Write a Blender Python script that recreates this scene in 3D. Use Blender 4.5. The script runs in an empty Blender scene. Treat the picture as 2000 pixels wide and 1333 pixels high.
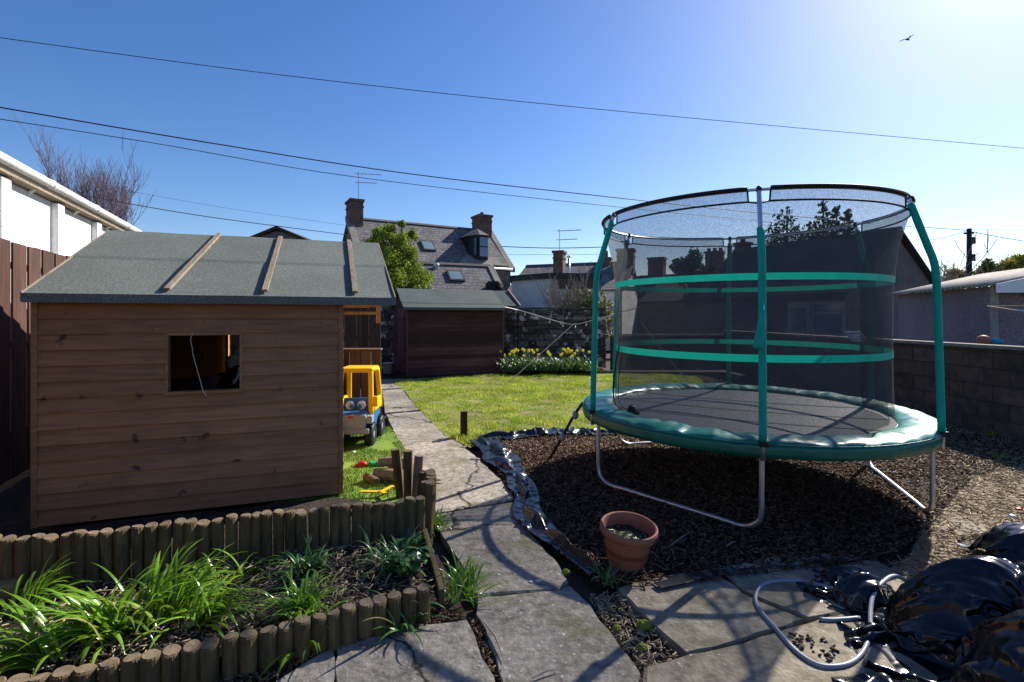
import bpy, math, random
import numpy as np
from mathutils import Vector, Matrix, noise as mn
random.seed(7); R = math.radians
SC = bpy.context.scene; COL = SC.collection
# ---------------------------------------------------------------- camera, sky, sun, exposure
CH = 1.55
cd = bpy.data.cameras.new('camera'); cam = bpy.data.objects.new('camera', cd); COL.objects.link(cam)
cam.location = (0, 0, CH); cam.rotation_euler = (R(90), 0, 0)
cd.sensor_width = 36; cd.lens = 18.0; cd.shift_y = -0.02225; cd.clip_start = .05; cd.clip_end = 2000
SC.camera = cam
SAZ, SEL = R(45.5), R(35.5)
W = bpy.data.worlds.new('World'); SC.world = W; W.use_nodes = True
wt = W.node_tree; bg = wt.nodes['Background']
sky = wt.nodes.new('ShaderNodeTexSky'); sky.sky_type = 'NISHITA'; sky.sun_disc = False
sky.sun_elevation = SEL; sky.sun_rotation = SAZ; sky.air_density = 1.0; sky.dust_density = .42; sky.ozone_density = 3.0; sky.altitude = 0
hs_ = wt.nodes.new('ShaderNodeHueSaturation'); hs_.inputs['Saturation'].default_value = 1.26; hs_.inputs['Hue'].default_value = .512
wt.links.new(sky.outputs[0], hs_.inputs['Color']); wt.links.new(hs_.outputs[0], bg.inputs[0]); bg.inputs[1].default_value = .084
ld = bpy.data.lights.new('sun', 'SUN'); ld.energy = 5.0; ld.angle = R(.5); ld.color = (1, .94, .85)
lo = bpy.data.objects.new('sun', ld); COL.objects.link(lo)
S = Vector((math.sin(SAZ) * math.cos(SEL), math.cos(SAZ) * math.cos(SEL), math.sin(SEL)))
lo.rotation_euler = S.to_track_quat('Z', 'Y').to_euler(); lo.location = (20, 20, 20)
SC.view_settings.view_transform = 'Standard'; SC.view_settings.look = 'None'
SC.view_settings.exposure = 0.85; SC.view_settings.gamma = 1
SC.cycles.max_bounces = 8; SC.cycles.transparent_max_bounces = 24
# ---------------------------------------------------------------- helpers
def at(px, py, Y): return Vector(((px - 1000) / 1000 * Y, Y, CH + (622 - py) / 1000 * Y))
def g(px, py, z=0.0):
    Y = (CH - z) * 1000 / (py - 622); return Vector(((px - 1000) / 1000 * Y, Y, z))
ORG = {}
def nz(x, y=0, z=0, s=1.0): return mn.noise(Vector((x * s, y * s, z * s)))
def frame(d):
    d = d.normalized(); a = Vector((0, 0, 1)) if abs(d.z) < .9 else Vector((1, 0, 0))
    u = d.cross(a).normalized(); return u, u.cross(d).normalized()
class MB:
    def __init__(s): s.v = []; s.f = []; s.m = []; s.mi = 0
    def add(s, vs, fs):
        o = len(s.v); s.v += [tuple(p) for p in vs]; s.f += [tuple(i + o for i in f) for f in fs]; s.m += [s.mi] * len(fs); return s
    def box(s, c, d, rz=0, M=None, taper=1):
        x, y, z = d[0] / 2, d[1] / 2, d[2] / 2
        vs = [Vector((sx * x * (taper if sz > 0 else 1), sy * y * (taper if sz > 0 else 1), sz * z)) for sz in (-1, 1) for sy in (-1, 1) for sx in (-1, 1)]
        T = Matrix.Translation(Vector(c)) @ (M if M else Matrix.Rotation(rz, 4, 'Z'))
        return s.add([T @ p for p in vs], [(0, 2, 3, 1), (4, 5, 7, 6), (0, 1, 5, 4), (2, 6, 7, 3), (0, 4, 6, 2), (1, 3, 7, 5)])
    def bx(s, a, b): return s.box([(a[i] + b[i]) / 2 for i in range(3)], [abs(b[i] - a[i]) for i in range(3)])
    def bar(s, a, b, w, h):  # rectangular bar between two points
        a = Vector(a); b = Vector(b); u, n = frame(b - a)
        vs = [p + u * (i * w / 2) + n * (j * h / 2) for p in (a, b) for (i, j) in ((-1, -1), (1, -1), (1, 1), (-1, 1))]
        return s.add(vs, [(0, 1, 2, 3), (7, 6, 5, 4), (0, 4, 5, 1), (1, 5, 6, 2), (2, 6, 7, 3), (3, 7, 4, 0)])
    def tube(s, P, r, n=8, caps=True, closed=False):
        P = [Vector(p) for p in P]; L = len(P); rs = r if isinstance(r, (list, tuple)) else [r] * L
        vs = []; u = None
        for i in range(L):
            if closed: d = P[(i + 1) % L] - P[i - 1]
            else: d = P[min(i + 1, L - 1)] - P[max(i - 1, 0)]
            d = d.normalized() if d.length > 1e-9 else Vector((0, 0, 1))
            if u is None: u, w = frame(d)
            else:
                u = (u - d * u.dot(d)); u = u.normalized() if u.length > 1e-6 else frame(d)[0]; w = u.cross(d) * -1
            w = d.cross(u)
            for k in range(n):
                t = 2 * math.pi * k / n; vs.append(P[i] + (u * math.cos(t) + w * math.sin(t)) * rs[i])
        fs = []
        for i in range(L if closed else L - 1):
            j = (i + 1) % L
            for k in range(n): fs.append((i * n + k, i * n + (k + 1) % n, j * n + (k + 1) % n, j * n + k))
        if caps and not closed: fs += [tuple(range(n - 1, -1, -1)), tuple((L - 1) * n + k for k in range(n))]
        return s.add(vs, fs)
    def lathe(s, prof, c=(0, 0, 0), n=32, M=None):
        vs = []; T = Matrix.Translation(Vector(c)) @ (M or Matrix())
        for r, z in prof:
            for k in range(n):
                t = 2 * math.pi * k / n; vs.append(T @ Vector((r * math.cos(t), r * math.sin(t), z)))
        fs = [(i * n + k, i * n + (k + 1) % n, (i + 1) * n + (k + 1) % n, (i + 1) * n + k) for i in range(len(prof) - 1) for k in range(n)]
        return s.add(vs, fs)
    def ell(s, c, r, n=14, m=8, M=None):
        vs = []; T = Matrix.Translation(Vector(c)) @ (M or Matrix())
        for i in range(m + 1):
            a = math.pi * i / m
            for k in range(n):
                t = 2 * math.pi * k / n; vs.append(T @ Vector((r[0] * math.sin(a) * math.cos(t), r[1] * math.sin(a) * math.sin(t), r[2] * math.cos(a))))
        return s.add(vs, [(i * n + k, i * n + (k + 1) % n, (i + 1) * n + (k + 1) % n, (i + 1) * n + k) for i in range(m) for k in range(n)])
    def prism(s, poly, ext):  # planar polygon extruded by a vector
        ext = Vector(ext); n = len(poly); P = [Vector(p) for p in poly]
        return s.add(P + [p + ext for p in P], [tuple(range(n - 1, -1, -1)), tuple(range(n, 2 * n))] + [(i, (i + 1) % n, n + (i + 1) % n, n + i) for i in range(n)])
    def slab(s, a, b, c, d, t):  # sheet through four corners with thickness t along -normal
        a, b, c, d = map(Vector, (a, b, c, d)); n = (b - a).cross(d - a).normalized()
        return s.prism([a, b, c, d], -n * t)
    def build(s, name, mats, parent=None, smooth=False, world=False, bevel=0, solid=0, origin=None):
        me = bpy.data.meshes.new(name); V = np.array(s.v, dtype=np.float64).reshape(-1, 3)
        Mw = Matrix()
        if parent is not None: Mw = ORG[parent.name]
        elif world:
            lo_, hi_ = V.min(0), V.max(0)
            Mw = Matrix.Translation(Vector(origin) if origin is not None else Vector(((lo_[0] + hi_[0]) / 2, (lo_[1] + hi_[1]) / 2, lo_[2])))
        if world:
            I = np.array(Mw.inverted()); V = V @ I[:3, :3].T + I[:3, 3]
        me.from_pydata(V.tolist(), [], s.f)
        mats = mats if isinstance(mats, (list, tuple)) else [mats]
        for m in mats: me.materials.append(m)
        if len(mats) > 1: me.polygons.foreach_set('material_index', s.m)
        if smooth: me.polygons.foreach_set('use_smooth', [True] * len(me.polygons))
        me.update()
        o = bpy.data.objects.new(name, me); COL.objects.link(o)
        if parent is not None: o.parent = parent; ORG[o.name] = ORG[parent.name]
        else:
            ORG[o.name] = Mw
            if world: o.matrix_world = Mw
        if solid: md = o.modifiers.new('s', 'SOLIDIFY'); md.thickness = solid; md.offset = 0
        if bevel: md = o.modifiers.new('b', 'BEVEL'); md.width = bevel; md.segments = 2; md.limit_method = 'ANGLE'
        return o
def fastmesh(name, V, F, mats, parent=None, origin=(0, 0, 0), mi=None, smooth=False):
    me = bpy.data.meshes.new(name); V = np.asarray(V, np.float32) - np.array(origin, np.float32); F = np.asarray(F, np.int32); k = F.shape[1]
    me.vertices.add(len(V)); me.vertices.foreach_set('co', V.ravel()); me.loops.add(F.size); me.loops.foreach_set('vertex_index', F.ravel())
    me.polygons.add(len(F)); me.polygons.foreach_set('loop_start', np.arange(0, F.size, k, dtype=np.int32)); me.polygons.foreach_set('loop_total', np.full(len(F), k, np.int32))
    for m in (mats if isinstance(mats, (list, tuple)) else [mats]): me.materials.append(m)
    if mi is not None: me.polygons.foreach_set('material_index', np.asarray(mi, np.int32))
    if smooth: me.polygons.foreach_set('use_smooth', np.ones(len(F), bool))
    me.update(calc_edges=True); o = bpy.data.objects.new(name, me); COL.objects.link(o)
    if parent is not None: o.parent = parent; ORG[o.name] = ORG[parent.name]
    else: o.location = origin; ORG[o.name] = Matrix.Translation(Vector(origin))
    return o
def tag(o, label, cat, group=None, kind=None):
    if label: o['label'] = label
    if cat: o['category'] = cat
    if group: o['group'] = group
    if kind: o['kind'] = kind
    return o
def struct(o): o['kind'] = 'structure'; return o
def thing(name, label, cat, loc=(0, 0, 0), rz=0, group=None):
    o = bpy.data.objects.new(name, None); o.empty_display_size = .2; COL.objects.link(o); o.location = loc; o.rotation_euler = (0, 0, rz)
    ORG[o.name] = Matrix.Translation(Vector(loc)) @ Matrix.Rotation(rz, 4, 'Z'); return tag(o, label, cat, group)
def dup(root, loc, rz, label, group=None, sc=None):
    r = root.copy(); COL.objects.link(r); r.location = loc; r.rotation_euler = (0, 0, rz); r['label'] = label
    if group: r['group'] = group
    if sc: r.scale = (sc, sc, sc)
    for ch in list(root.children):
        c = ch.copy(); COL.objects.link(c); c.parent = r
        for g_ in list(ch.children): d = g_.copy(); COL.objects.link(d); d.parent = c
    return r
def spline(P, n=8):
    P = [Vector(p) for p in P]; out = []
    for i in range(len(P) - 1):
        a, b, c, d = P[max(i - 1, 0)], P[i], P[i + 1], P[min(i + 2, len(P) - 1)]
        for k in range(n):
            t = k / n; out.append(.5 * ((2 * b) + (c - a) * t + (2 * a - 5 * b + 4 * c - d) * t * t + (3 * b - a - 3 * c + d) * t ** 3))
    out.append(P[-1]); return out
# ---------------------------------------------------------------- materials
def M(name, c1, c2=None, rough=.75, sc=6, mp=(1, 1, 1), det=6, bump=.25, bsc=40, bd=.01, metal=0, isl=0, coat=0, spec=.25,
      big=.25, bigsc=.7, speck=None, spsc=60, spth=.62, transl=0, alpha=None, rot=0, stain=None, odd=None, cracks=0):
    m = bpy.data.materials.new(name); m.use_nodes = True; t = m.node_tree; N = t.nodes; L = t.links
    b = N['Principled BSDF']; tc = N.new('ShaderNodeTexCoord'); ma = N.new('ShaderNodeMapping'); ma.inputs['Scale'].default_value = mp
    ma.inputs['Rotation'].default_value = (0, 0, rot)
    L.new(tc.outputs['Object'], ma.inputs[0])
    if c2 is None: c2 = tuple(x * .72 for x in c1)
    n = N.new('ShaderNodeTexNoise'); n.inputs['Scale'].default_value = sc; n.inputs['Detail'].default_value = det; n.inputs['Roughness'].default_value = .62; L.new(ma.outputs[0], n.inputs[0])
    r = N.new('ShaderNodeValToRGB'); r.color_ramp.elements[0].position = .33; r.color_ramp.elements[1].position = .67
    r.color_ramp.elements[0].color = (*c1, 1); r.color_ramp.elements[1].color = (*c2, 1); L.new(n.outputs[0], r.inputs[0]); col = r.outputs[0]
    def mul(col, val, lo, hi):
        mr = N.new('ShaderNodeMapRange'); mr.inputs[3].default_value = lo; mr.inputs[4].default_value = hi; L.new(val, mr.inputs[0])
        mx = N.new('ShaderNodeVectorMath'); mx.operation = 'SCALE'; L.new(col, mx.inputs[0]); L.new(mr.outputs[0], mx.inputs['Scale']); return mx.outputs[0]
    if big:
        n2 = N.new('ShaderNodeTexNoise'); n2.inputs['Scale'].default_value = bigsc; n2.inputs['Detail'].default_value = 4; L.new(tc.outputs['Object'], n2.inputs[0])
        col = mul(col, n2.outputs[0], 1 - big * 2, 1 + big * 2)
    if isl:
        ge = N.new('ShaderNodeNewGeometry'); col = mul(col, ge.outputs['Random Per Island'], 1 - isl, 1 + isl)
    if speck:
        n3 = N.new('ShaderNodeTexNoise'); n3.inputs['Scale'].default_value = spsc; n3.inputs['Detail'].default_value = 3; L.new(tc.outputs['Object'], n3.inputs[0])
        r3 = N.new('ShaderNodeMapRange'); r3.inputs[1].default_value = spth; r3.inputs[2].default_value = spth + .07; L.new(n3.outputs[0], r3.inputs[0])
        mx = N.new('ShaderNodeMix'); mx.data_type = 'RGBA'; L.new(r3.outputs[0], mx.inputs[0]); L.new(col, mx.inputs[6]); mx.inputs[7].default_value = (*speck, 1); col = mx.outputs[2]
    def blend(col, fac, c):
        mx = N.new('ShaderNodeMix'); mx.data_type = 'RGBA'; L.new(fac, mx.inputs[0]); L.new(col, mx.inputs[6]); mx.inputs[7].default_value = (*c, 1); return mx.outputs[2]
    def rng_(v, a, c):
        mr = N.new('ShaderNodeMapRange'); mr.inputs[1].default_value = a; mr.inputs[2].default_value = c; L.new(v, mr.inputs[0]); return mr.outputs[0]
    if stain:
        n4 = N.new('ShaderNodeTexNoise'); n4.inputs['Scale'].default_value = stain[1]; n4.inputs['Detail'].default_value = 9; n4.inputs['Roughness'].default_value = .68; L.new(tc.outputs['Object'], n4.inputs[0]); col = blend(col, rng_(n4.outputs[0], stain[2], stain[2] + .16), stain[0])
    if odd:
        ge2 = N.new('ShaderNodeNewGeometry'); col = blend(col, rng_(ge2.outputs['Random Per Island'], odd[1], odd[1] + .03), odd[0])
    if cracks:
        wn = N.new('ShaderNodeTexNoise'); wn.inputs['Scale'].default_value = 3; wn.inputs['Detail'].default_value = 6; L.new(tc.outputs['Object'], wn.inputs[0]); va = N.new('ShaderNodeVectorMath'); va.operation = 'MULTIPLY_ADD'; L.new(wn.outputs[1], va.inputs[0]); va.inputs[1].default_value = (.5, .5, 0); L.new(tc.outputs['Object'], va.inputs[2])
        vo = N.new('ShaderNodeTexVoronoi'); vo.feature = 'DISTANCE_TO_EDGE'; vo.inputs['Scale'].default_value = cracks; L.new(va.outputs[0], vo.inputs[0]); col = blend(col, rng_(vo.outputs['Distance'], .007, .002), (.03, .026, .02))
    L.new(col, b.inputs['Base Color']); b.inputs['Roughness'].default_value = rough; b.inputs['Metallic'].default_value = metal
    b.inputs['Specular IOR Level'].default_value = spec; b.inputs['Coat Weight'].default_value = coat; b.inputs['Coat Roughness'].default_value = .15
    if bump:
        nb = N.new('ShaderNodeTexNoise'); nb.inputs['Scale'].default_value = bsc; nb.inputs['Detail'].default_value = 5; L.new(ma.outputs[0], nb.inputs[0])
        bp = N.new('ShaderNodeBump'); bp.inputs['Strength'].default_value = bump; bp.inputs['Distance'].default_value = bd; L.new(nb.outputs[0], bp.inputs['Height']); L.new(bp.outputs[0], b.inputs['Normal'])
    out = N['Material Output']; sh = b.outputs[0]
    if transl:
        tr = N.new('ShaderNodeBsdfTranslucent'); L.new(col, tr.inputs[0]); mx = N.new('ShaderNodeMixShader'); mx.inputs[0].default_value = transl; L.new(sh, mx.inputs[1]); L.new(tr.outputs[0], mx.inputs[2]); sh = mx.outputs[0]
    if alpha is not None:
        tp = N.new('ShaderNodeBsdfTransparent'); mx = N.new('ShaderNodeMixShader'); L.new(tp.outputs[0], mx.inputs[1]); L.new(sh, mx.inputs[2])
        na = N.new('ShaderNodeTexNoise'); na.inputs['Scale'].default_value = 165; na.inputs['Detail'].default_value = 2; L.new(tc.outputs['Object'], na.inputs[0])
        mr = N.new('ShaderNodeMapRange'); mr.inputs[1].default_value = .3; mr.inputs[2].default_value = .7; mr.inputs[3].default_value = alpha - .22; mr.inputs[4].default_value = alpha + .22; L.new(na.outputs[0], mr.inputs[0])
        L.new(mr.outputs[0], mx.inputs[0]); sh = mx.outputs[0]
    L.new(sh, out.inputs[0]); return m
def brick(name, c1, c2, mortar, sc=1, w=.4, h=.2, rough=.85, ms=.02, bump=.5, proj='YZ', sp=.35, bias=0):
    m = M(name, c1, c2, rough=rough); t = m.node_tree; N = t.nodes; L = t.links; b = N['Principled BSDF']
    tc = N.new('ShaderNodeTexCoord'); sep = N.new('ShaderNodeSeparateXYZ'); cmb = N.new('ShaderNodeCombineXYZ'); L.new(tc.outputs['Object'], sep.inputs[0])
    L.new(sep.outputs[{'X': 0, 'Y': 1}[proj[0]]], cmb.inputs[0]); L.new(sep.outputs[{'Z': 2, 'Y': 1}[proj[1]]], cmb.inputs[1])
    nn = N.new('ShaderNodeTexNoise'); nn.inputs['Scale'].default_value = 5; L.new(tc.outputs['Object'], nn.inputs[0])
    vm = N.new('ShaderNodeVectorMath'); vm.operation = 'MULTIPLY_ADD'; L.new(nn.outputs[1], vm.inputs[0]); vm.inputs[1].default_value = (.03, .03, 0); L.new(cmb.outputs[0], vm.inputs[2])
    br = N.new('ShaderNodeTexBrick'); br.inputs['Scale'].default_value = sc; br.inputs['Brick Width'].default_value = w; br.inputs['Row Height'].default_value = h
    br.inputs['Color1'].default_value = (*c1, 1); br.inputs['Color2'].default_value = (*c2, 1); br.inputs['Mortar'].default_value = (*mortar, 1); br.inputs['Mortar Size'].default_value = ms; br.inputs['Mortar Smooth'].default_value = .3; br.inputs['Bias'].default_value = bias
    L.new(vm.outputs[0], br.inputs[0])
    n2 = N.new('ShaderNodeTexNoise'); n2.inputs['Scale'].default_value = 9; n2.inputs['Detail'].default_value = 8; L.new(tc.outputs['Object'], n2.inputs[0])
    mr = N.new('ShaderNodeMapRange'); mr.inputs[1].default_value = .3; mr.inputs[2].default_value = .7; mr.inputs[3].default_value = 1 - sp; mr.inputs[4].default_value = 1 + sp; L.new(n2.outputs[0], mr.inputs[0])
    sv = N.new('ShaderNodeVectorMath'); sv.operation = 'SCALE'; L.new(br.outputs[0], sv.inputs[0]); L.new(mr.outputs[0], sv.inputs['Scale']); L.new(sv.outputs[0], b.inputs['Base Color'])
    bp = N['Bump']; sm = N.new('ShaderNodeMath'); sm.operation = 'MULTIPLY_ADD'; L.new(br.outputs['Fac'], sm.inputs[0]); sm.inputs[1].default_value = -1.2; L.new(n2.outputs[0], sm.inputs[2]); L.new(sm.outputs[0], bp.inputs['Height']); bp.inputs['Strength'].default_value = bump; bp.inputs['Distance'].default_value = .02
    return m
m = {}
m['earth'] = M('earth', (.075, .055, .04), (.035, .025, .018), rough=.95, sc=9, bump=.8, bsc=30, bd=.03)
m['soil'] = M('soil', (.05, .036, .027), (.02, .015, .012), rough=.95, sc=14, bump=.9, bsc=45, bd=.03)
m['lawn'] = M('lawn', (.11, .15, .02), (.27, .23, .09), rough=.95, sc=3, bump=.8, bsc=60, bd=.02)
m['grass'] = M('grass', (.22, .35, .02), (.52, .54, .09), rough=.6, sc=2.4, bump=0, isl=.4, transl=.4, big=.35, bigsc=1.1)
m['turf'] = M('turf', (.12, .22, .02), (.18, .26, .04), rough=.8, sc=6, bump=.6, bsc=160, isl=.3)
m['slab'] = M('slab', (.34, .305, .255), (.125, .11, .09), rough=.9, sc=16, det=12, bump=.6, bsc=45, bd=.014, isl=.22, big=.4, bigsc=1.6, stain=((.13, .12, .055), 2.2, .52), cracks=.42, speck=(.50, .46, .40), spsc=34, spth=.635)
m['sandslab'] = M('sandslab', (.34, .295, .22), (.15, .125, .088), rough=.9, sc=13, det=12, bump=.6, bsc=48, bd=.012, isl=.2, stain=((.14, .12, .08), 2.6, .5), big=.4, bigsc=2, speck=(.48, .43, .34), spsc=30, spth=.66)
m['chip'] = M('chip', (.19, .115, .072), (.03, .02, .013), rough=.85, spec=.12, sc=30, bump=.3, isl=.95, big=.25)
m['chippale'] = M('chippale', (.36, .26, .18), (.08, .055, .04), rough=.85, spec=.12, sc=30, bump=.3, isl=.9, big=.25)  # lighter copy of the chip colour, sunlight put into the albedo
m['straw'] = M('straw', (.42, .34, .22), (.2, .155, .1), rough=.85, sc=10, bump=0, isl=.4, big=.1)
m['shedwood'] = M('shedwood', (.40, .20, .09), (.25, .13, .066), rough=.65, sc=3.2, mp=(1, 8, 13), bump=.2, bsc=16, isl=.15, big=.14, bigsc=2.5, speck=(.09, .045, .028), spsc=9, spth=.665)
m['studwood'] = M('studwood', (.62, .36, .13), (.48, .25, .08), rough=.6, sc=4, mp=(6, 6, 1), bump=.1)
m['batten'] = M('batten', (.34, .27, .19), (.18, .14, .1), rough=.85, sc=5, mp=(14, 2, 2), bump=.4, bsc=12, isl=.1)
m['felt'] = M('felt', (.205, .22, .19), (.065, .08, .07), rough=.95, sc=75, det=4, bump=.5, bsc=170, bd=.004, big=.16, bigsc=1.1)
m['felt2'] = M('felt2', (.11, .13, .12), (.05, .066, .062), rough=.9, sc=45, bump=.3, bsc=90, bd=.004, big=.2, bigsc=1.4)
m['redshed'] = M('redshed', (.11, .045, .035), (.055, .026, .022), rough=.8, sc=3, mp=(1, 6, 9), bump=.3, bsc=14, isl=.6, big=.3, bigsc=.9)
m['redshed_v'] = M('redshed_v', (.16, .065, .05), (.09, .04, .03), rough=.8, sc=3, mp=(7, 7, 1), bump=.3, bsc=14, isl=.25, big=.2)
m['fence'] = M('fence', (.11, .052, .038), (.06, .032, .025), rough=.8, sc=3, mp=(8, 8, 1), bump=.35, bsc=14, isl=.25)
m['darkfence'] = M('darkfence', (.075, .045, .035), (.04, .025, .02), rough=.85, sc=3, mp=(8, 8, 1), bump=.3, isl=.3)
m['oldfence'] = M('oldfence', (.12, .075, .048), (.06, .038, .027), rough=.85, sc=3, mp=(9, 9, 1), bump=.4, isl=.3)
m['log'] = M('log', (.17, .115, .052), (.065, .048, .026), rough=.85, sc=4, mp=(9, 9, 1.2), bump=.8, bsc=14, isl=.5, big=.3, bigsc=5, stain=((.12, .115, .035), 4, .56))
m['logend'] = M('logend', (.26, .20, .13), (.13, .095, .06), rough=.85, sc=25, bump=.4, isl=.25)
m['white'] = M('white', (.80, .80, .78), (.70, .70, .68), rough=.85, sc=6, mp=(1, 1, 3), bump=.6, bsc=9, bd=.03, big=.05, speck=(.45, .43, .4), spsc=9, spth=.72)
m['whitepaint'] = M('whitepaint', (.82, .82, .82), (.74, .74, .74), rough=.4, bump=.05, big=.04)
m['pvc'] = M('pvc', (.8, .8, .78), (.62, .62, .6), rough=.35, sc=3, bump=0, big=.08)
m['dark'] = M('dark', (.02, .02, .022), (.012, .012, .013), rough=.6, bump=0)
m['wire'] = M('wire', (.015, .015, .02), rough=.5, bump=0, big=0)
m['slate'] = brick('slate', (.20, .18, .18), (.115, .105, .11), (.05, .05, .055), sc=1, w=.26, h=.15, ms=.012, proj='XZ', sp=.35)
m['slateY'] = brick('slateY', (.20, .18, .18), (.115, .105, .11), (.05, .05, .055), sc=1, w=.42, h=.26, ms=.02, proj='YZ', sp=.3)
m['slatedark'] = M('slatedark', (.06, .055, .055), (.035, .033, .033), rough=.8, sc=5, bump=.3)
m['ridge'] = M('ridge', (.14, .125, .12), rough=.8, bump=.3)
m['sandstone'] = brick('sandstone', (.24, .19, .15), (.17, .14, .115), (.14, .12, .1), w=.6, h=.3, ms=.015, proj='XZ')
m['chimney'] = M('chimney', (.16, .10, .075), (.09, .06, .05), rough=.9, sc=3, bump=.4, bsc=12)
m['potclay'] = M('potclay', (.3, .13, .09), rough=.8, bump=.1)
m['render'] = M('render', (.62, .62, .6), (.5, .5, .49), rough=.9, sc=4, bump=.3)
m['darkrender'] = M('darkrender', (.16, .145, .14), (.11, .10, .10), rough=.9, sc=4, bump=.3)
m['rubble'] = M('rubble', (.15, .115, .09), (.06, .05, .045), rough=.9, sc=8, bump=.8, bsc=14, bd=.05, isl=.6, speck=(.5, .48, .44), spsc=3.5, spth=.56)
m['mortar'] = M('mortar', (.06, .052, .045), rough=.95, bump=.5)
m['block'] = M('block', (.12, .085, .065), (.055, .042, .036), rough=.9, sc=7, bump=.6, bsc=60, bd=.012, isl=.22)
m['cap'] = M('cap', (.3, .27, .24), (.16, .14, .12), rough=.9, sc=7, bump=.5)
m['pebble'] = M('pebble', (.36, .30, .31), (.17, .14, .15), rough=.95, sc=38, det=2, bump=1, bsc=42, bd=.03)
m['corr'] = M('corr', (.42, .39, .35), (.24, .22, .2), rough=.85, sc=4, bump=.4, bsc=25)
m['steel'] = M('steel', (.62, .63, .66), (.5, .5, .54), rough=.38, metal=.85, sc=8, bump=.05, big=.08)
m['sleeve'] = M('sleeve', (.0, .36, .27), (.0, .30, .23), rough=.62, sc=5, bump=.15, bsc=25, big=.06)
m['band'] = M('band', (.01, .52, .38), (.01, .45, .33), rough=.5, sc=10, bump=0, big=.05, transl=.3)
m['pad'] = M('pad', (.0, .13, .10), (.003, .185, .14), rough=.36, sc=5, bump=.6, bsc=9, bd=.03, spec=.45, coat=.12, speck=(.08, .33, .25), spsc=4, spth=.66)
m['skirt'] = M('skirt', (.0, .13, .085), (.0, .11, .07), rough=.4, sc=5, bump=.3, bsc=9, bd=.02, spec=.6)
m['mat'] = M('mat', (.028, .03, .037), (.02, .022, .028), rough=.42, sc=200, bump=.15, bsc=260, bd=.002, spec=.6, big=.06)
m['net'] = M('net', (.085, .085, .09), (.05, .05, .055), rough=.7, bump=0, big=0, alpha=.52)
m['netdark'] = M('netdark', (.018, .018, .02), (.012, .012, .013), rough=.7, bump=0, big=0, alpha=.62)
m['netband'] = M('netband', (.06, .065, .075), (.03, .03, .033), rough=.7, bump=0, big=0, alpha=.55)
m['webbing'] = M('webbing', (.012, .012, .014), rough=.6, bump=0, big=0)
m['terra'] = M('terra', (.34, .125, .075), (.27, .105, .065), rough=.6, sc=6, bump=.08, big=.1)
m['potsoil'] = M('potsoil', (.035, .045, .02), (.015, .015, .012), rough=.12, sc=14, bump=.8, bsc=30, bd=.02, speck=(.3, .35, .16), spsc=28, spth=.6)
m['plastic'] = M('plastic', (.008, .009, .012), (.005, .006, .008), rough=.17, sc=3, bump=.22, bsc=10, bd=.02, spec=.5, big=0, stain=((.07, .062, .05), 4, .56))
def crinkle(mat, sc, st, d, aniso=(1, 1, 1)):
    t = mat.node_tree; nb = [n for n in t.nodes if n.type == 'BUMP'][0]; tc = t.nodes.new('ShaderNodeTexCoord'); mp = t.nodes.new('ShaderNodeMapping'); mp.inputs['Scale'].default_value = aniso; t.links.new(tc.outputs['Object'], mp.inputs[0])
    wn_ = t.nodes.new('ShaderNodeTexNoise'); wn_.inputs['Scale'].default_value = sc * .5; t.links.new(mp.outputs[0], wn_.inputs[0])
    va = t.nodes.new('ShaderNodeVectorMath'); va.operation = 'MULTIPLY_ADD'; t.links.new(wn_.outputs[1], va.inputs[0]); va.inputs[1].default_value = (.25, .25, .25); t.links.new(mp.outputs[0], va.inputs[2])
    n = t.nodes.new('ShaderNodeTexNoise'); n.noise_type = 'RIDGED_MULTIFRACTAL'; n.inputs['Scale'].default_value = sc; n.inputs['Detail'].default_value = 3; n.inputs['Roughness'].default_value = .4; t.links.new(va.outputs[0], n.inputs[0])
    v = t.nodes.new('ShaderNodeTexVoronoi'); v.feature = 'SMOOTH_F1'; v.inputs['Scale'].default_value = sc * 1.6; t.links.new(va.outputs[0], v.inputs[0])
    ad = t.nodes.new('ShaderNodeMath'); ad.operation = 'MULTIPLY_ADD'; t.links.new(v.outputs['Distance'], ad.inputs[0]); ad.inputs[1].default_value = .8; t.links.new(n.outputs[0], ad.inputs[2])
    t.links.new(ad.outputs[0], nb.inputs['Height']); nb.inputs['Strength'].default_value = st; nb.inputs['Distance'].default_value = d
crinkle(m['plastic'], 5, .45, .02, (1, 1.8, 1)); crinkle(m['pad'], 5, .55, .03)
m['membrane'] = M('membrane', (.014, .017, .024), (.008, .010, .014), rough=.27, sc=8, bump=.5, bsc=30, bd=.01, spec=.6, big=.1)
crinkle(m['membrane'], 9, .6, .015, (1, 1, 1))
m['hose'] = M('hose', (.30, .33, .37), (.25, .28, .31), rough=.35, bump=0, big=.05)
m['leaf'] = M('leaf', (.12, .26, .015), (.22, .38, .03), rough=.25, sc=3, bump=0, isl=.45, transl=.42, coat=.3, odd=((.42, .36, .14), .93), spec=.6, big=.12)
m['leafdark'] = M('leafdark', (.05, .14, .03), (.09, .21, .04), rough=.35, sc=3, bump=0, isl=.45, transl=.2, spec=.6, odd=((.3, .27, .12), .94))
m['daffleaf'] = M('daffleaf', (.06, .15, .03), (.14, .24, .05), rough=.3, sc=3, bump=0, isl=.5, transl=.25, spec=.6)
m['bush'] = M('bush', (.17, .24, .02), (.28, .34, .04), rough=.55, sc=1.2, bump=0, isl=.5, transl=.35, big=.3, bigsc=.9)
m['conifer'] = M('conifer', (.03, .06, .022), (.05, .085, .03), rough=.7, sc=1, bump=0, isl=.5, transl=.1)
m['shrub'] = M('shrub', (.13, .13, .03), (.17, .16, .05), rough=.7, sc=1, bump=0, isl=.5, transl=.2)
m['yellowtree'] = M('yellowtree', (.42, .36, .06), (.3, .28, .06), rough=.7, sc=1, bump=0, isl=.4, transl=.3)
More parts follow.
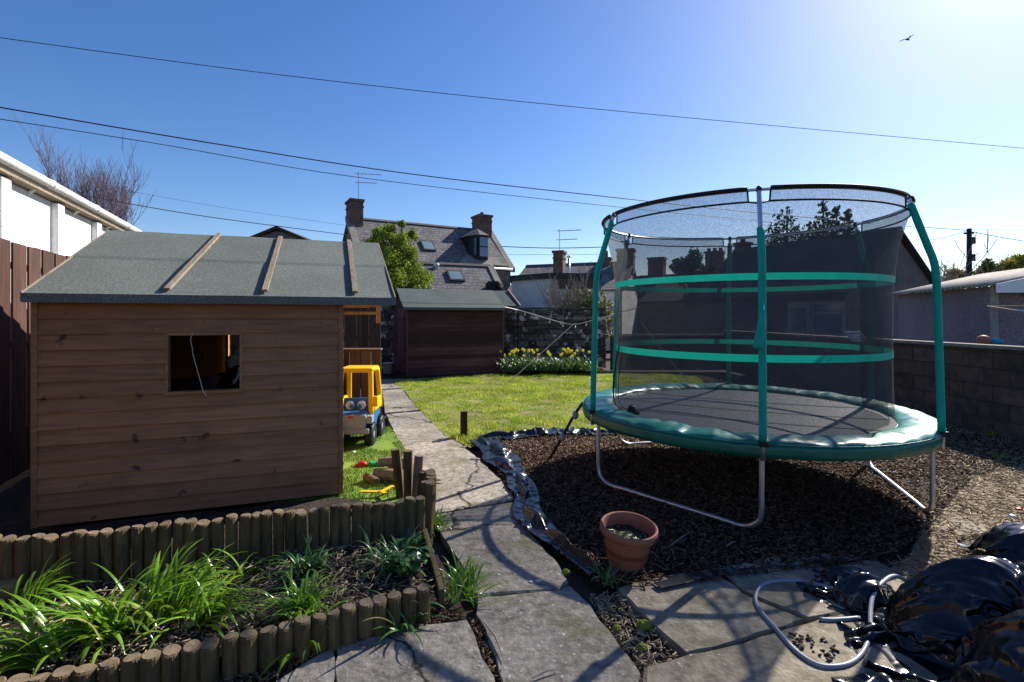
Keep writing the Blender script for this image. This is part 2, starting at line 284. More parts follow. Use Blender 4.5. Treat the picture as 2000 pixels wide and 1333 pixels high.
m['orangetree'] = M('orangetree', (.33, .2, .06), (.22, .14, .05), rough=.7, sc=1, bump=0, isl=.4, transl=.3)
m['bark'] = M('bark', (.14, .115, .10), (.08, .065, .06), rough=.9, sc=10, bump=.3)
m['twig'] = M('twig', (.24, .18, .21), (.16, .12, .15), rough=.9, sc=10, bump=0)
m['twigpale'] = M('twigpale', (.36, .31, .25), (.22, .18, .14), rough=.9, sc=10, bump=0)
m['petal'] = M('petal', (.85, .76, .12), (.82, .68, .05), rough=.5, bump=0, isl=.15, transl=.3, big=0)
m['toyyellow'] = M('toyyellow', (.86, .52, .01), (.82, .47, .01), rough=.35, bump=0, big=.04)
m['toyblue'] = M('toyblue', (.03, .15, .33), (.025, .12, .28), rough=.4, bump=0, big=.04)
m['toygrey'] = M('toygrey', (.30, .32, .34), (.24, .26, .28), rough=.4, bump=0, big=.05)
m['toyred'] = M('toyred', (.65, .02, .02), rough=.4, bump=0, big=.04)
m['toygreen'] = M('toygreen', (.02, .32, .09), rough=.4, bump=0, big=.04)
m['rubber'] = M('rubber', (.018, .02, .028), rough=.55, bump=.2)
m['cream'] = M('cream', (.75, .72, .6), rough=.5, bump=0, big=0)
m['iris'] = M('iris', (.02, .3, .5), rough=.3, bump=0, big=0)
m['glass'] = M('glass', (.10, .16, .24), (.07, .12, .19), rough=.06, bump=0, spec=1, sc=1, big=.1)
m['skylight'] = M('skylight', (.22, .30, .30), (.16, .23, .24), rough=.08, bump=0, spec=1, sc=1, big=.1)
m['bulb'] = M('bulb', (.8, .75, .62), rough=.15, bump=0, big=0)
m['polewood'] = M('polewood', (.035, .028, .028), rough=.85, mp=(6, 6, 1), bump=.3)
m['bagwhite'] = M('bagwhite', (.75, .77, .85), (.55, .57, .65), rough=.4, bump=.4, bsc=12, bd=.02)
m['bagblue'] = M('bagblue', (.04, .16, .4), rough=.4, bump=.2)
m['sack'] = M('sack', (.42, .45, .40), (.32, .36, .31), rough=.45, sc=3, bump=.5, bsc=10, bd=.02)
m['moss'] = M('moss', (.22, .24, .03), (.12, .14, .02), rough=.95, sc=30, bump=.8, bsc=60, isl=.3)
m['mossbeam'] = M('mossbeam', (.36, .30, .12), (.2, .16, .08), rough=.9, sc=8, bump=.5)
#@@SETTING
# ---------------------------------------------------------------- ground, lawn, paths
def inpoly(P, poly):
    x, y = P[:, 0], P[:, 1]; r = np.zeros(len(P), bool); n = len(poly)
    for i in range(n):
        x1, y1 = poly[i][:2]; x2, y2 = poly[(i + 1) % n][:2]
        c = ((y1 > y) != (y2 > y)) & (x < (x2 - x1) * (y - y1) / (y2 - y1 + 1e-12) + x1); r ^= c
    return r
rng = np.random.default_rng(5)
def scatter(poly, n):
    A = np.array([p[:2] for p in poly]); lo_, hi_ = A.min(0), A.max(0); out = []
    tot = 0
    while tot < n:
        P = rng.uniform(lo_, hi_, (n, 2)); P = P[inpoly(P, poly)]; out.append(P); tot += len(P)
    return np.concatenate(out)[:n]
def fillpoly(name, poly, mat, z, step=.25, amp=.0, ns=1.5, jag=0.0, edge=None):
    # a sheet triangulated on a grid clipped to the polygon by marching the outline finely
    P = []
    n = len(poly)
    for i in range(n):
        a = Vector(poly[i][:2]); b = Vector(poly[(i + 1) % n][:2]); k = max(1, int((b - a).length / step))
        d = (b - a); nn = Vector((-d.y, d.x)).normalized() if d.length > 0 else Vector((0, 0))
        for j in range(k):
            p = a + d * j / k; P.append(p + nn * (jag * nz(p.x * 6, p.y * 6, 3) if jag else 0))
    import mathutils.geometry as mg
    A = np.array([(p.x, p.y) for p in P]); lo_, hi_ = A.min(0), A.max(0)
    gx = np.arange(lo_[0], hi_[0], step); gy = np.arange(lo_[1], hi_[1], step); G = np.array([(x + step / 2, y + step / 2) for x in gx for y in gy])
    G = G[inpoly(G, [tuple(a) for a in A])] if len(G) else G
    pts = [Vector(a) for a in A] + [Vector(q) for q in G]; ne = len(A)
    r = mg.delaunay_2d_cdt(pts, [], [list(range(ne))], 1, 1e-4)
    vs = [(v.x, v.y, z + (amp * nz(v.x * ns, v.y * ns, 1.3) if amp else 0)) for v in r[0]]
    b = MB(); b.add(vs, [tuple(f) for f in r[2]]); o = b.build(name, mat, smooth=True); return o
b = MB(); b.add([(-300, -60, -.06), (300, -60, -.06), (300, 500, -.06), (-300, 500, -.06)], [(0, 1, 2, 3)]); struct(b.build('ground', m['earth']))
LAWN = [(-2.95, 12.6), (-2.6, 13.0), (-.2, 14.2), (.2, 15.0), (2.6, 15.2), (4.9, 13.6), (4.2, 10.5), (3.4, 8.6), (2.3, 6.95), (1.7, 6.72), (.7, 6.8), (-.05, 6.55), (-.42, 6.3), (-.5, 6.15), (-.84, 6.7), (-1.07, 7.3), (-1.43, 8.3), (-1.72, 9.1), (-2.26, 10.8)]
struct(fillpoly('lawn', LAWN, m['lawn'], .0, .35, .03, .8))
BARK = [(-.42, 6.35), (-.05, 6.55), (.7, 6.8), (1.7, 6.72), (2.3, 6.95), (3.4, 8.6), (4.2, 10.5), (4.9, 13.6), (6.3, 13.8), (6.3, 5.8), (4.6, 5.1), (3.3, 4.0), (2.3, 3.2), (1.3, 3.05), (.75, 2.9), (.5, 3.0), (.25, 3.55), (.05, 4.2), (-.12, 5.0)]
struct(fillpoly('daffodil_bed', [(-.25, 13.75), (2.3, 13.9), (2.6, 15.8), (-.4, 15.8)], m['soil'], .12, .25, .04, 2))
struct(fillpoly('bark_bed', BARK, m['soil'], -.015, .3, .03, 1.2))
STRAW = [(3.1, 3.85), (3.7, 4.55), (4.6, 5.35), (6.3, 6.0), (6.3, 1.5), (3.3, 1.5), (2.2, 3.1), (2.6, 3.35)]
m['straws'] = M('straws', (.36, .29, .2), (.17, .13, .09), rough=.95, sc=14, det=8, bump=.9, bsc=50, bd=.02, speck=(.45, .38, .25), spsc=30, spth=.6)
struct(fillpoly('dirt_ground', STRAW, m['straws'], -.018, .25, .02, 2))
TURF = [(-3.2, 7.3), (-1.72, 7.25), (-1.33, 6.2), (-1.03, 5.3), (-.84, 4.75), (-.72, 4.1), (-1.0, 3.85), (-1.75, 4.0), (-2.3, 4.6)]
struct(fillpoly('artificial_turf', TURF, m['turf'], .012, .2, .01, 2))
BEDF = [(-3.6, 2.3), (-3.0, 2.72), (-1.57, 3.12), (-.62, 3.5), (-.40, 2.72), (-1.12, 2.3), (-1.75, 2.02), (-3.6, 1.5)]
struct(fillpoly('flower_bed', BEDF, m['soil'], .075, .15, .04, 4))
BEDB = [(-4.3, 2.55), (-3.0, 2.8), (-1.57, 3.2), (-.62, 3.56), (-.72, 4.1), (-1.5, 4.35), (-3.4, 3.7), (-4.3, 3.6)]
struct(fillpoly('raised_ground', BEDB, m['soil'], .03, .2, .02, 3))
def slabs(name, polys, mat, top=.0, th=.05):
    b = MB()
    for i, pl in enumerate(polys):
        P = [g(x, y) for x, y in pl]; n = len(P); Q = []
        for k in range(n):
            a, c = P[k], P[(k + 1) % n]; kk = max(1, int((c - a).length / .06)); d = c - a; nn = Vector((-d.y, d.x, 0)).normalized()
            for j in range(kk): p = a + d * j / kk; Q.append(p + nn * (.016 * nz(p.x * 7, p.y * 7, i) + .006 * nz(p.x * 30, p.y * 30, i)))
        cx = sum((q for q in Q), Vector()) / len(Q); tz = top + .006 * nz(i * 3.3, 1, 1)
        t1 = [Vector((q.x, q.y, tz - .010)) for q in Q]; t2 = [Vector((q.x + (cx.x - q.x) * .014, q.y + (cx.y - q.y) * .014, tz)) for q in Q]; bt = [Vector((q.x, q.y, tz - th)) for q in Q]
        N = len(Q); b.add(bt + t1 + t2, [(k, (k + 1) % N, N + (k + 1) % N, N + k) for k in range(N)] + [(N + k, N + (k + 1) % N, 2 * N + (k + 1) % N, 2 * N + k) for k in range(N)] + [tuple(range(2 * N, 3 * N))])
    o = b.build(name, mat, smooth=False); return struct(o)
slabs('path', [[(746, 762), (788, 760), (801, 776), (822, 800), (752, 806)], [(822, 803), (868, 850), (900, 868), (945, 905), (985, 945), (1006, 975), (835, 1003), (822, 955), (797, 890), (772, 850), (754, 809)],
               [(1008, 980), (1016, 1012), (1045, 1052), (1080, 1088), (1110, 1135), (1090, 1149), (1040, 1154), (960, 1159), (930, 1163), (905, 1110), (872, 1060), (838, 1007)],
               [(700, 742), (792, 740), (786, 758), (744, 760)]], m['slab'])
slabs('patio', [[(1092, 1153), (1113, 1144), (1150, 1180), (1190, 1230), (1225, 1280), (1252, 1312), (1235, 1400), (1000, 1400), (968, 1290), (948, 1230), (932, 1200), (932, 1167), (1040, 1157)],
                [(655, 1262), (700, 1240), (760, 1225), (880, 1215), (913, 1211), (925, 1240), (945, 1285), (962, 1320), (980, 1400), (655, 1400)],
                [(480, 1400), (540, 1330), (600, 1290), (650, 1266), (650, 1400)], ], m['slab'])
slabs('stone_paving', [[(1205, 1150), (1262, 1135), (1330, 1121), (1392, 1114), (1450, 1160), (1570, 1212), (1480, 1240), (1420, 1260), (1340, 1278), (1328, 1270), (1270, 1215)],
                [(1399, 1112), (1560, 1080), (1660, 1090), (1720, 1100), (1790, 1150), (1750, 1168), (1578, 1210), (1460, 1158)],
                [(1258, 1306), (1345, 1283), (1425, 1265), (1580, 1217), (1750, 1174), (1900, 1160), (2150, 1200), (2250, 1400), (1250, 1400)],
                [(1850, 1018), (1905, 1012), (1930, 1040), (1870, 1052)]], m['sandslab'], top=.006)
# bark chips, grass, straw: stuff
def chips(name, poly, n, mat, L=(.02, .07), Wd=(.005, .013), z=.0, lab='', cat='', zj=.02):
    P = scatter(poly, n); n = len(P); a = rng.uniform(0, 2 * np.pi, n); t = rng.normal(0, .35, n); l = rng.uniform(*L, n) / 2; w = rng.uniform(*Wd, n) / 2; r = rng.normal(0, .5, n)
    u = np.stack([np.cos(a) * np.cos(t), np.sin(a) * np.cos(t), np.sin(t)], 1); v = np.stack([-np.sin(a) * np.cos(r), np.cos(a) * np.cos(r), np.sin(r)], 1)
    c = np.stack([P[:, 0], P[:, 1], z + rng.uniform(0, zj, n)], 1); nn = np.cross(u, v) * .003
    V = []
    for s_ in (-1, 1):
        for (i, j) in ((-1, -.7), (1, -1), (.8, 1), (-1, .8)): V.append(c + u * (l * i)[:, None] + v * (w * j)[:, None] + nn * s_)
    V = np.stack(V, 1).reshape(-1, 3); B = (np.arange(n) * 8)[:, None]
    F = np.concatenate([B + np.array(q) for q in ((3, 2, 1, 0), (4, 5, 6, 7), (0, 1, 5, 4), (1, 2, 6, 5), (2, 3, 7, 6), (3, 0, 4, 7))])
    o = fastmesh(name, V, F, mat, origin=(c[:, 0].mean(), c[:, 1].mean(), 0)); return tag(o, lab, cat, kind='stuff')
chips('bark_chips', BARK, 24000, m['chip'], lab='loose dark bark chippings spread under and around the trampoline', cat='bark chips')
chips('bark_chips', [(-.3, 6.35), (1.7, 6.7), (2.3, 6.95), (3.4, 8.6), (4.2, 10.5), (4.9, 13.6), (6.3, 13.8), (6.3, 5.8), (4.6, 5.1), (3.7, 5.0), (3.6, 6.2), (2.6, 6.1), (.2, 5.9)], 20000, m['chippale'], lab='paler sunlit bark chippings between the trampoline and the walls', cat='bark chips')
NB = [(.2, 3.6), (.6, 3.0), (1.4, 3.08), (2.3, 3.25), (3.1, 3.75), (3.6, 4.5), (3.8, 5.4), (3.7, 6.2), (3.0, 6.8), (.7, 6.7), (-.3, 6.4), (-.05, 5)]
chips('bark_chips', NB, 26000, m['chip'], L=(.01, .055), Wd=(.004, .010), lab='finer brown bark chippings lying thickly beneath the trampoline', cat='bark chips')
chips('dry_straw', STRAW, 9000, m['straw'], L=(.03, .12), Wd=(.002, .004), lab='dry straw and dead grass on bare dirt right of the trampoline', cat='straw')
chips('garden_litter', BEDF, 3600, m['straw'], L=(.012, .06), Wd=(.0015, .004), z=.085, zj=.03, lab='dead straw coloured leaves and stems over the flower bed soil', cat='dead leaves')
def blades(name, poly, n, mat, h=(.03, .07), w=.006, z=0, lean=.5, lab='', cat=''):
    P = scatter(poly, n); n = len(P); a = rng.uniform(0, 2 * np.pi, n); hh = rng.uniform(*h, n)
    dens = np.array([nz(p[0] * 1.6, p[1] * 1.6, 7) for p in P]); hh *= (1 + .9 * dens); thin = np.array([nz(p[0] * 2.3 + 9, p[1] * 2.3, 3) + .5 * nz(p[0] * 6, p[1] * 6, 5) for p in P]); hh = np.where(thin < -.22, hh * .25, hh)
    c = np.stack([P[:, 0], P[:, 1], np.full(n, z)], 1); u = np.stack([np.cos(a), np.sin(a), 0 * a], 1) * w / 2
    d = rng.uniform(0, 2 * np.pi, n); ln = rng.uniform(.1, lean, n) * hh; T = np.stack([np.cos(d) * ln, np.sin(d) * ln, hh], 1); Mi = T * np.array([.35, .35, .6])
    V = np.stack([c - u, c + u, c + Mi + u * .8, c + Mi - u * .8, c + T], 1).reshape(-1, 3); B = (np.arange(n) * 5)[:, None]
    F = np.concatenate([B + np.array((0, 1, 2)), B + np.array((0, 2, 3)), B + np.array((3, 2, 4))])
    o = fastmesh(name, V, F, mat, origin=(c[:, 0].mean(), c[:, 1].mean(), 0)); return tag(o, lab, cat, kind='stuff')
blades('lawn_grass', LAWN, 110000, m['grass'], h=(.02, .055), w=.009, z=-.005, lean=1.1, lab='short sunlit yellowish green grass of the lawn', cat='grass')
blades('turf_pile', TURF, 26000, m['turf'], h=(.015, .03), w=.005, z=.01, lab='short green pile of the artificial turf beside the playhouse', cat='artificial grass')
#@@MID
# ---------------------------------------------------------------- playhouse shed
def boards(b, x0, x1, z0, z1, pitch, holes=(), y=0, axis='x', flip=1):
    z = z0; k = 0
    while z < z1 - .01:
        t = min(z + pitch, z1); segs = [(x0, x1)]
        for (hx0, hx1, hz0, hz1) in holes:
            if t > hz0 + .01 and z < hz1 - .01:
                ns_ = []
                for (a, c) in segs:
                    if hx0 > a: ns_.append((a, min(c, hx0)))
                    if hx1 < c: ns_.append((max(a, hx1), c))
                segs = ns_
        for (a, c) in segs:
            if c - a < .01: continue
            yo = -.026 * flip; yt = -.006 * flip; wob = .002 * random.uniform(-1, 1)
            q = [(yo + wob, z), (yt, t + .004), (.006 * flip, t + .004), (.006 * flip, z)]
            if axis == 'x': b.prism([(a, y + p[0], p[1]) for p in q], (c - a, 0, 0))
            else: b.prism([(y - p[0], a, p[1]) for p in q], (0, c - a, 0))
        z = t
sh = thing('playhouse', 'brown timber playhouse with green felt roof and open square window', 'playhouse', (-3.47, 3.73, 0), R(20))
WN = (.813, 1.343, .965, 1.43)
b = MB(); boards(b, 0, 2.11, .037, 1.73, .1162, [WN]); b.build('front_wall', m['shedwood'], sh)
b = MB(); boards(b, .02, 2.88, .037, 1.73, .1162, [], y=2.11, axis='y'); b.prism([(2.1, 0, 1.73), (2.1, 2.9, 1.73), (2.1, 1.45, 2.36)], (.018, 0, 0)); b.build('side_wall', m['shedwood'], sh)
b = MB(); boards(b, .02, 2.88, .037, 1.73, .1162, y=0, axis='y', flip=-1); b.prism([(.0, 0, 1.73), (0, 2.9, 1.73), (0, 1.45, 2.36)], (.018, 0, 0)); b.build('side_wall', m['shedwood'], sh)
b = MB(); boards(b, 0, 2.11, .037, 1.73, .1162, [(.80, 1.16, .9, 1.62)], y=2.9, flip=-1); b.build('back_wall', m['shedwood'], sh)
b = MB(); b.bx((0, 0, .03), (2.11, 2.9, .06)); b.build('floor', m['shedwood'], sh)
for tx in (2.09, -.018): b = MB(); b.bx((tx, -.030, .03), (tx + .038, .02, 1.71)); b.build('corner_trim', m['shedwood'], sh, bevel=.002)
b = MB(); hx0, hx1, hz0, hz1 = WN
b.bx((hx0 - .005, -.024, hz0), (hx0 + .016, .05, hz1)); b.bx((hx1 - .016, -.024, hz0), (hx1 + .005, .05, hz1)); b.bx((hx0 + .016, -.022, hz1 - .016), (hx1 - .016, .05, hz1 + .004)); b.bx((hx0 - .01, -.04, hz0 - .016), (hx1 + .01, .05, hz0 + .008))
b.build('window_frame', m['shedwood'], sh, bevel=.002)
ex0, ex1 = -.03, 2.555; EY, EZ, RY, RZ = -.11, 1.725, 1.45, 2.415
b = MB()
def roofgrid(b, y0, z0, y1, z1, ta=0, tb=.55, up=0, nx=40, ny=14):
    vs = []
    for j in range(ny + 1):
        for i in range(nx + 1):
            x = ex0 + (ex1 - ex0) * i / nx; t = ta + (tb - ta) * j / ny; vs.append((x, y0 + (y1 - y0) * t, z0 + (z1 - z0) * t + .006 * nz(x * 2.2, t * 3, 4) + up + (0 if j else -.012 if up else 0)))
    b.add(vs, [(j * (nx + 1) + i, j * (nx + 1) + i + 1, (j + 1) * (nx + 1) + i + 1, (j + 1) * (nx + 1) + i) for j in range(ny) for i in range(nx)])
roofgrid(b, EY, EZ, RY, RZ); roofgrid(b, EY, EZ, RY, RZ, .478, 1, .010); roofgrid(b, 2.9 + .11, EZ, RY, RZ, .478, 1, .010); roofgrid(b, 2.9 + .11, EZ, RY, RZ)
for i in range(20):  # felt lip folded over the eave
    pass
b.prism([(ex0, EY - .006, EZ + .004), (ex0, EY - .012, EZ - .062), (ex0, EY, EZ - .062), (ex0, EY + .004, EZ - .004)], (ex1 - ex0, 0, 0))
rf = b.build('roof', m['felt'], sh)
b = MB(); b.prism([(ex0 + .01, EY, EZ - .006), (ex0 + .01, RY, RZ - .006), (ex0 + .01, RY, RZ - .022), (ex0 + .01, EY, EZ - .022)], (ex1 - ex0 - .02, 0, 0)); b.prism([(ex0 + .01, 3.0, EZ - .006), (ex0 + .01, RY, RZ - .006), (ex0 + .01, RY, RZ - .022), (ex0 + .01, 3.0, EZ - .022)], (ex1 - ex0 - .02, 0, 0))
b.build('roof_board', m['studwood'], rf)
for x in (ex0 - .012, ex1 + .002):
    for (ya, yb) in ((EY, RY), (3.01, RY)):
        b = MB(); b.prism([(x, ya, EZ + .012), (x, yb, RZ + .012), (x, yb, RZ - .05), (x, ya, EZ - .055)], (.010, 0, 0)); b.build('barge_board', m['batten'], rf)
def onroof(x, t, up=.0): return Vector((x, EY + (RY - EY) * t, EZ + (RZ - EZ) * t + .010 + up))
for (xa, xb) in ((.83, .93), (1.515, 1.52), (2.225, 2.235)):
    b = MB(); b.bar(onroof(xa, .035, .016), onroof(xb, 1.0, .016), .045, .022); b.build('batten', m['batten'], rf, bevel=.003)
b = MB(); b.bx((2.115, .55, 1.66), (2.5, .59, 1.70)); b.bx((2.115, .55, 1.585), (2.5, .59, 1.615)); b.bx((2.46, .545, 1.5), (2.5, .595, 1.72)); b.build('porch_frame', m['studwood'], sh)
b = MB(); b.bx((.76, 2.80, .06), (.80, 2.87, 1.72)); b.bx((1.16, 2.80, .06), (1.20, 2.87, 1.72)); b.build('door_post', m['studwood'], sh)
P = [(1.0, -.03, 1.43), (.985, -.032, 1.38), (.995, -.03, 1.32), (1.0, -.031, 1.27), (1.02, -.03, 1.18), (1.05, -.032, 1.06), (1.075, -.045, .97), (1.1, -.045, .93)]
b = MB(); b.tube(spline(P, 4), .0022, 5); b.build('window_cord', m['cream'], sh)
# inside the playhouse
def crumple(name, c, r, mat, amp=.25, fr=3, seed=0, parent=None, n=40, mm=24, flat=0):
    b = MB(); vs = []
    for i in range(mm + 1):
        a = math.pi * i / mm
        for k in range(n):
            t = 2 * math.pi * k / n; d = Vector((math.sin(a) * math.cos(t), math.sin(a) * math.sin(t), math.cos(a)))
            f = 1 + amp * (mn.noise(d * fr + Vector((seed, 0, 0))) - .55 * (1 - abs(mn.noise(d * fr * 1.7 + Vector((seed, 5, 0)))) * 2) + .3 * abs(mn.noise(d * fr * 3.5 + Vector((seed, 9, 2)))))
            p = Vector((d.x * r[0], d.y * r[1], d.z * r[2])) * f; z = c[2] + p.z
            if flat is not None: z = max(z, flat + .004 * random.random())
            vs.append((c[0] + p.x, c[1] + p.y, z))
    b.add(vs, [(i * n + k, i * n + (k + 1) % n, (i + 1) * n + (k + 1) % n, (i + 1) * n + k) for i in range(mm) for k in range(n)])
    return b.build(name, mat, parent, smooth=True, world=parent is None)
def shp(x, y, z): return ORG['playhouse'] @ Vector((x, y, z))
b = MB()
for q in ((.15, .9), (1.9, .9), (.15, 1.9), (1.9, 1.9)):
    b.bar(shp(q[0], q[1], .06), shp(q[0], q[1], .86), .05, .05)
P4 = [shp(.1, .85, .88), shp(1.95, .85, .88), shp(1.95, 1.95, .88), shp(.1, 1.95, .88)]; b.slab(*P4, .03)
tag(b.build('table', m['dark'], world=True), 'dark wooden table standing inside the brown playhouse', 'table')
c = shp(1.12, 1.5, 1.06); tag(crumple('plastic_bag', c, (.13, .12, .17), m['bagwhite'], .3, 3, 3, flat=.882), 'pale bag of toys seen through the playhouse window', 'bag')
c = shp(1.28, 1.62, 1.26); tag(crumple('plastic_bag', c, (.06, .06, .07), m['bagblue'], .3, 3, 5, flat=None), 'small blue bag on top of the pale bag in the playhouse', 'bag')
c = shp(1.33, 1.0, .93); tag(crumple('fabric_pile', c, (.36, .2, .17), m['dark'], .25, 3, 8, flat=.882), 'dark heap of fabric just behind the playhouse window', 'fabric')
P = [shp(1.16, .78, .93), shp(1.2, .77, .985), shp(1.215, .77, 1.03), shp(1.215, .77, 1.08)]
b = MB(); b.tube(P, .014, 6); tag(b.build('ribbon', m['bagwhite'], world=True), 'pink and white ribbon hanging over the dark fabric heap', 'ribbon')
# ---------------------------------------------------------------- far red shed
fs = thing('garden_shed', 'dark red garden shed with lapped boards at the end of the path', 'shed', (-2.74, 13.36, 0), R(22))
b = MB(); boards(b, 0, 2.66, .04, 1.86, .105); b.build('front_wall', m['redshed'], fs)
b = MB(); boards(b, 1.25, 1.98, .04, 1.9, .105, y=0, axis='y', flip=-1); boards(b, 0, .25, .04, 1.9, .105, y=0, axis='y', flip=-1)
b.prism([(-.005, 0, 1.86), (-.005, 2.0, 1.86), (-.005, 1.0, 2.36)], (.018, 0, 0)); b.build('side_wall', m['redshed'], fs)
b = MB(); boards(b, 0, 2.0, .04, 1.86, .105, y=2.66, axis='y'); b.prism([(2.655, 0, 1.86), (2.655, 2.0, 1.86), (2.655, 1.0, 2.36)], (.018, 0, 0)); b.build('side_wall', m['redshed'], fs)
b = MB(); b.bx((0, 1.99, .04), (2.66, 2.01, 1.86)); b.build('back_wall', m['redshed'], fs)
b = MB()
for k in range(8): b.bx((-.03 - .003 * (k % 2), .27 + k * .12, .08), (-.012, .27 + k * .12 + .112, 1.84))
d = b.build('door', m['redshed_v'], fs)
for hz in (1.5, .35): b = MB(); b.bx((-.055, .3, hz), (-.034, .9, hz + .04)); b.build('hinge', m['dark'], d)
for (x, y) in ((-.02, -.034), (2.66, -.034), (-.02, 1.98)): b = MB(); b.bx((x, y, .0), (x + .045, y + .045, 1.86)); b.build('corner_trim', m['redshed_v'], fs)
b = MB(); y0, z0, y1, z1 = -.14, 1.83, 1.0, 2.385
for (ya, yb) in ((y0, y1), (2.14, y1)): b.prism([(-.12, ya, z0), (-.12, yb, z1), (-.12, yb, z1 - .03), (-.12, ya, z0 - .03)], (2.84, 0, 0))
b.bx((-.12, -.155, 1.765), (2.72, -.142, 1.838)); b.build('roof', m['felt2'], fs, bevel=.004)
b = MB(); b.bx((-.1, -.1, -.05), (2.76, 2.1, .04)); b.build('base', m['dark'], fs)
c = g(757, 731); b = MB(); b.lathe([(.0, .02), (.12, .02), (.15, .30), (.158, .30), (.158, .315), (.143, .315), (.11, .05), (0, .05)], (0, 0, 0), 20)
bk = thing('bucket', 'white plastic bucket left beside the dark red shed door', 'bucket', (c.x, c.y, 0)); b.build('bucket_body', m['whitepaint'], bk, smooth=True)
b = MB(); b.tube(spline([(-.15, 0, .29), (-.1, -.1, .2), (0, -.165, .17), (.1, -.1, .2), (.15, 0, .29)], 4), .004, 5); b.build('handle', m['steel'], bk)
# neighbour's shed roof behind stone wall
ns = thing('outbuilding', 'small outbuilding with grey felt roof and pale verge behind the stone wall', 'outbuilding', (-.6, 16.6, 0), 0)
b = MB(); b.bx((-1.6, 0, 0), (.75, 2.2, 1.98)); b.build('wall', m['darkfence'], ns)
b = MB(); b.slab((-1.7, -.1, 1.95), (.85, -.1, 1.95), (.45, 1.1, 2.5), (-1.7, 1.1, 2.5), .05); b.build('roof', m['felt2'], ns)
b = MB(); b.bar((.87, -.12, 1.95), (.47, 1.1, 2.53), .05, .05); b.build('verge', m['batten'], ns)
# ---------------------------------------------------------------- walls and fences
def wallstones(name, A, B, h, th, mat, lab, cat, sw=(.14, .5), sh_=(.09, .22), block=False, capm=None, bh=.22, bw=.45, h2=None):
    A = Vector(A); B = Vector(B); d = (B - A); L = d.length; u = d.normalized(); n = Vector((u.y, -u.x, 0))
    if n.dot(-A - u * L / 2) < 0: n = -n  # towards camera
    root = thing(name, lab, cat, (A + B) / 2)
    b = MB(); b.prism([A - n * .0, B - n * .0, B - n * th, A - n * th], (0, 0, h - .01)); b.build('wall_core', m['mortar'], root, world=True)
    b = MB(); z = 0; row = 0
    while z < h - .03:
        hh = bh if block else random.uniform(*sh_); hh = min(hh, h - z); x = -(bw / 2 if row % 2 else 0) if block else -random.uniform(0, .2)
        while x < L:
            w = bw if block else random.uniform(*sw); a = max(x, 0); e = min(x + w, L)
            if e - a > .04:
                pr = (.004 + .012 * random.random()) if block else random.uniform(.01, .05); gp = .007
                p = [A + u * (a + gp) + Vector((0, 0, z + gp)), A + u * (e - gp) + Vector((0, 0, z + gp)), A + u * (e - gp) + Vector((0, 0, z + hh - gp)), A + u * (a + gp) + Vector((0, 0, z + hh - gp))]
                if not block: p = [q + u * random.uniform(-.035, .035) + Vector((0, 0, random.uniform(-.035, .035))) for q in p]
                cc = sum(p, Vector()) / 4; f = [q + (cc - q) * (.03 if block else .14) + n * pr for q in p]
                b.add(p + f, [(0, 1, 5, 4), (1, 2, 6, 5), (2, 3, 7, 6), (3, 0, 4, 7), (4, 5, 6, 7)])
            x += w
        z += hh; row += 1
    b.build('stones', mat, root, world=True)
    b = MB(); k = 0; x = 0
    while x < L:
        w = random.uniform(.35, .7); e = min(x + w, L); zz = h + random.uniform(-.01, .02) * (0 if block else 1)
        b.prism([A + u * (x + .004) + n * .045 + Vector((0, 0, zz)), A + u * (e - .004) + n * .045 + Vector((0, 0, zz)), A + u * (e - .004) - n * (th + .03) + Vector((0, 0, zz)), A + u * (x + .004) - n * (th + .03) + Vector((0, 0, zz))], (0, 0, .045 + (0 if block else random.uniform(0, .03)))); x = e
    b.build('coping', capm or m['cap'], root, world=True); return root
m['copdark'] = M('copdark', (.12, .105, .09), (.06, .05, .045), rough=.9, sc=7, bump=.5)
wallstones('stone_wall', (-7, 15.9, 0), (2.95, 16.1, 0), 1.82, .4, m['rubble'], 'old rubble stone wall with pale patches behind the daffodils', 'stone wall', capm=m['copdark'])
wallstones('block_wall', (2.95, 15.3, 0), (6.35, 15.3, 0), 1.03, .1, m['block'], 'low dark block wall closing the garden behind the trampoline', 'wall', block=True)
wallstones('block_wall', (6.35, 15.3, 0), (6.35, 2.0, 0), 1.15, .12, m['block'], 'dark concrete block wall along the right side of the garden', 'wall', block=True)
def closeboard(name, A, B, h, mat, lab, cat='fence', pw=.14, gap=.006, topc=None, jit=.01, pt=.018, rail=True):
    A = Vector(A); B = Vector(B); d = B - A; L = d.length; u = d.normalized(); n = Vector((u.y, -u.x, 0)); root = thing(name, lab, cat, (A + B) / 2)
    if n.dot(-A) < 0: n = -n
    b = MB(); x = 0; k = 0
    while x < L - .02:
        w = min(pw, L - x) - gap; hh = h + random.uniform(-jit, jit); o = n * (.012 * (k % 2))
        b.prism([A + u * x + o, A + u * (x + w) + o, A + u * (x + w) + o - n * pt, A + u * x + o - n * pt], (0, 0, hh)); x += pw; k += 1
    b.build('planks', mat, root, world=True)
    if rail:
        b = MB()
        for z in (.35, h * .55, h - .25): b.prism([A - n * .03, B - n * .03, B - n * .08, A - n * .08], (0, 0, .06)); b.v[-8:] = [(p[0], p[1], p[2] + z) for p in b.v[-8:]]
        b.build('rails', mat, root, world=True)
    if topc:
        b = MB(); b.prism([A + n * .03 + Vector((0, 0, h + .012)), B + n * .03 + Vector((0, 0, h + .012)), B - n * .04 + Vector((0, 0, h + .012)), A - n * .04 + Vector((0, 0, h + .012))], (0, 0, .02)); b.build('cap_rail', topc, root, world=True)
    return root
closeboard('board_fence', (-2.4, -.8, 0), (-9.6, 16.2, 0), 2.29, m['fence'], 'tall reddish brown board fence in front of the white building', pw=.16, gap=.02)
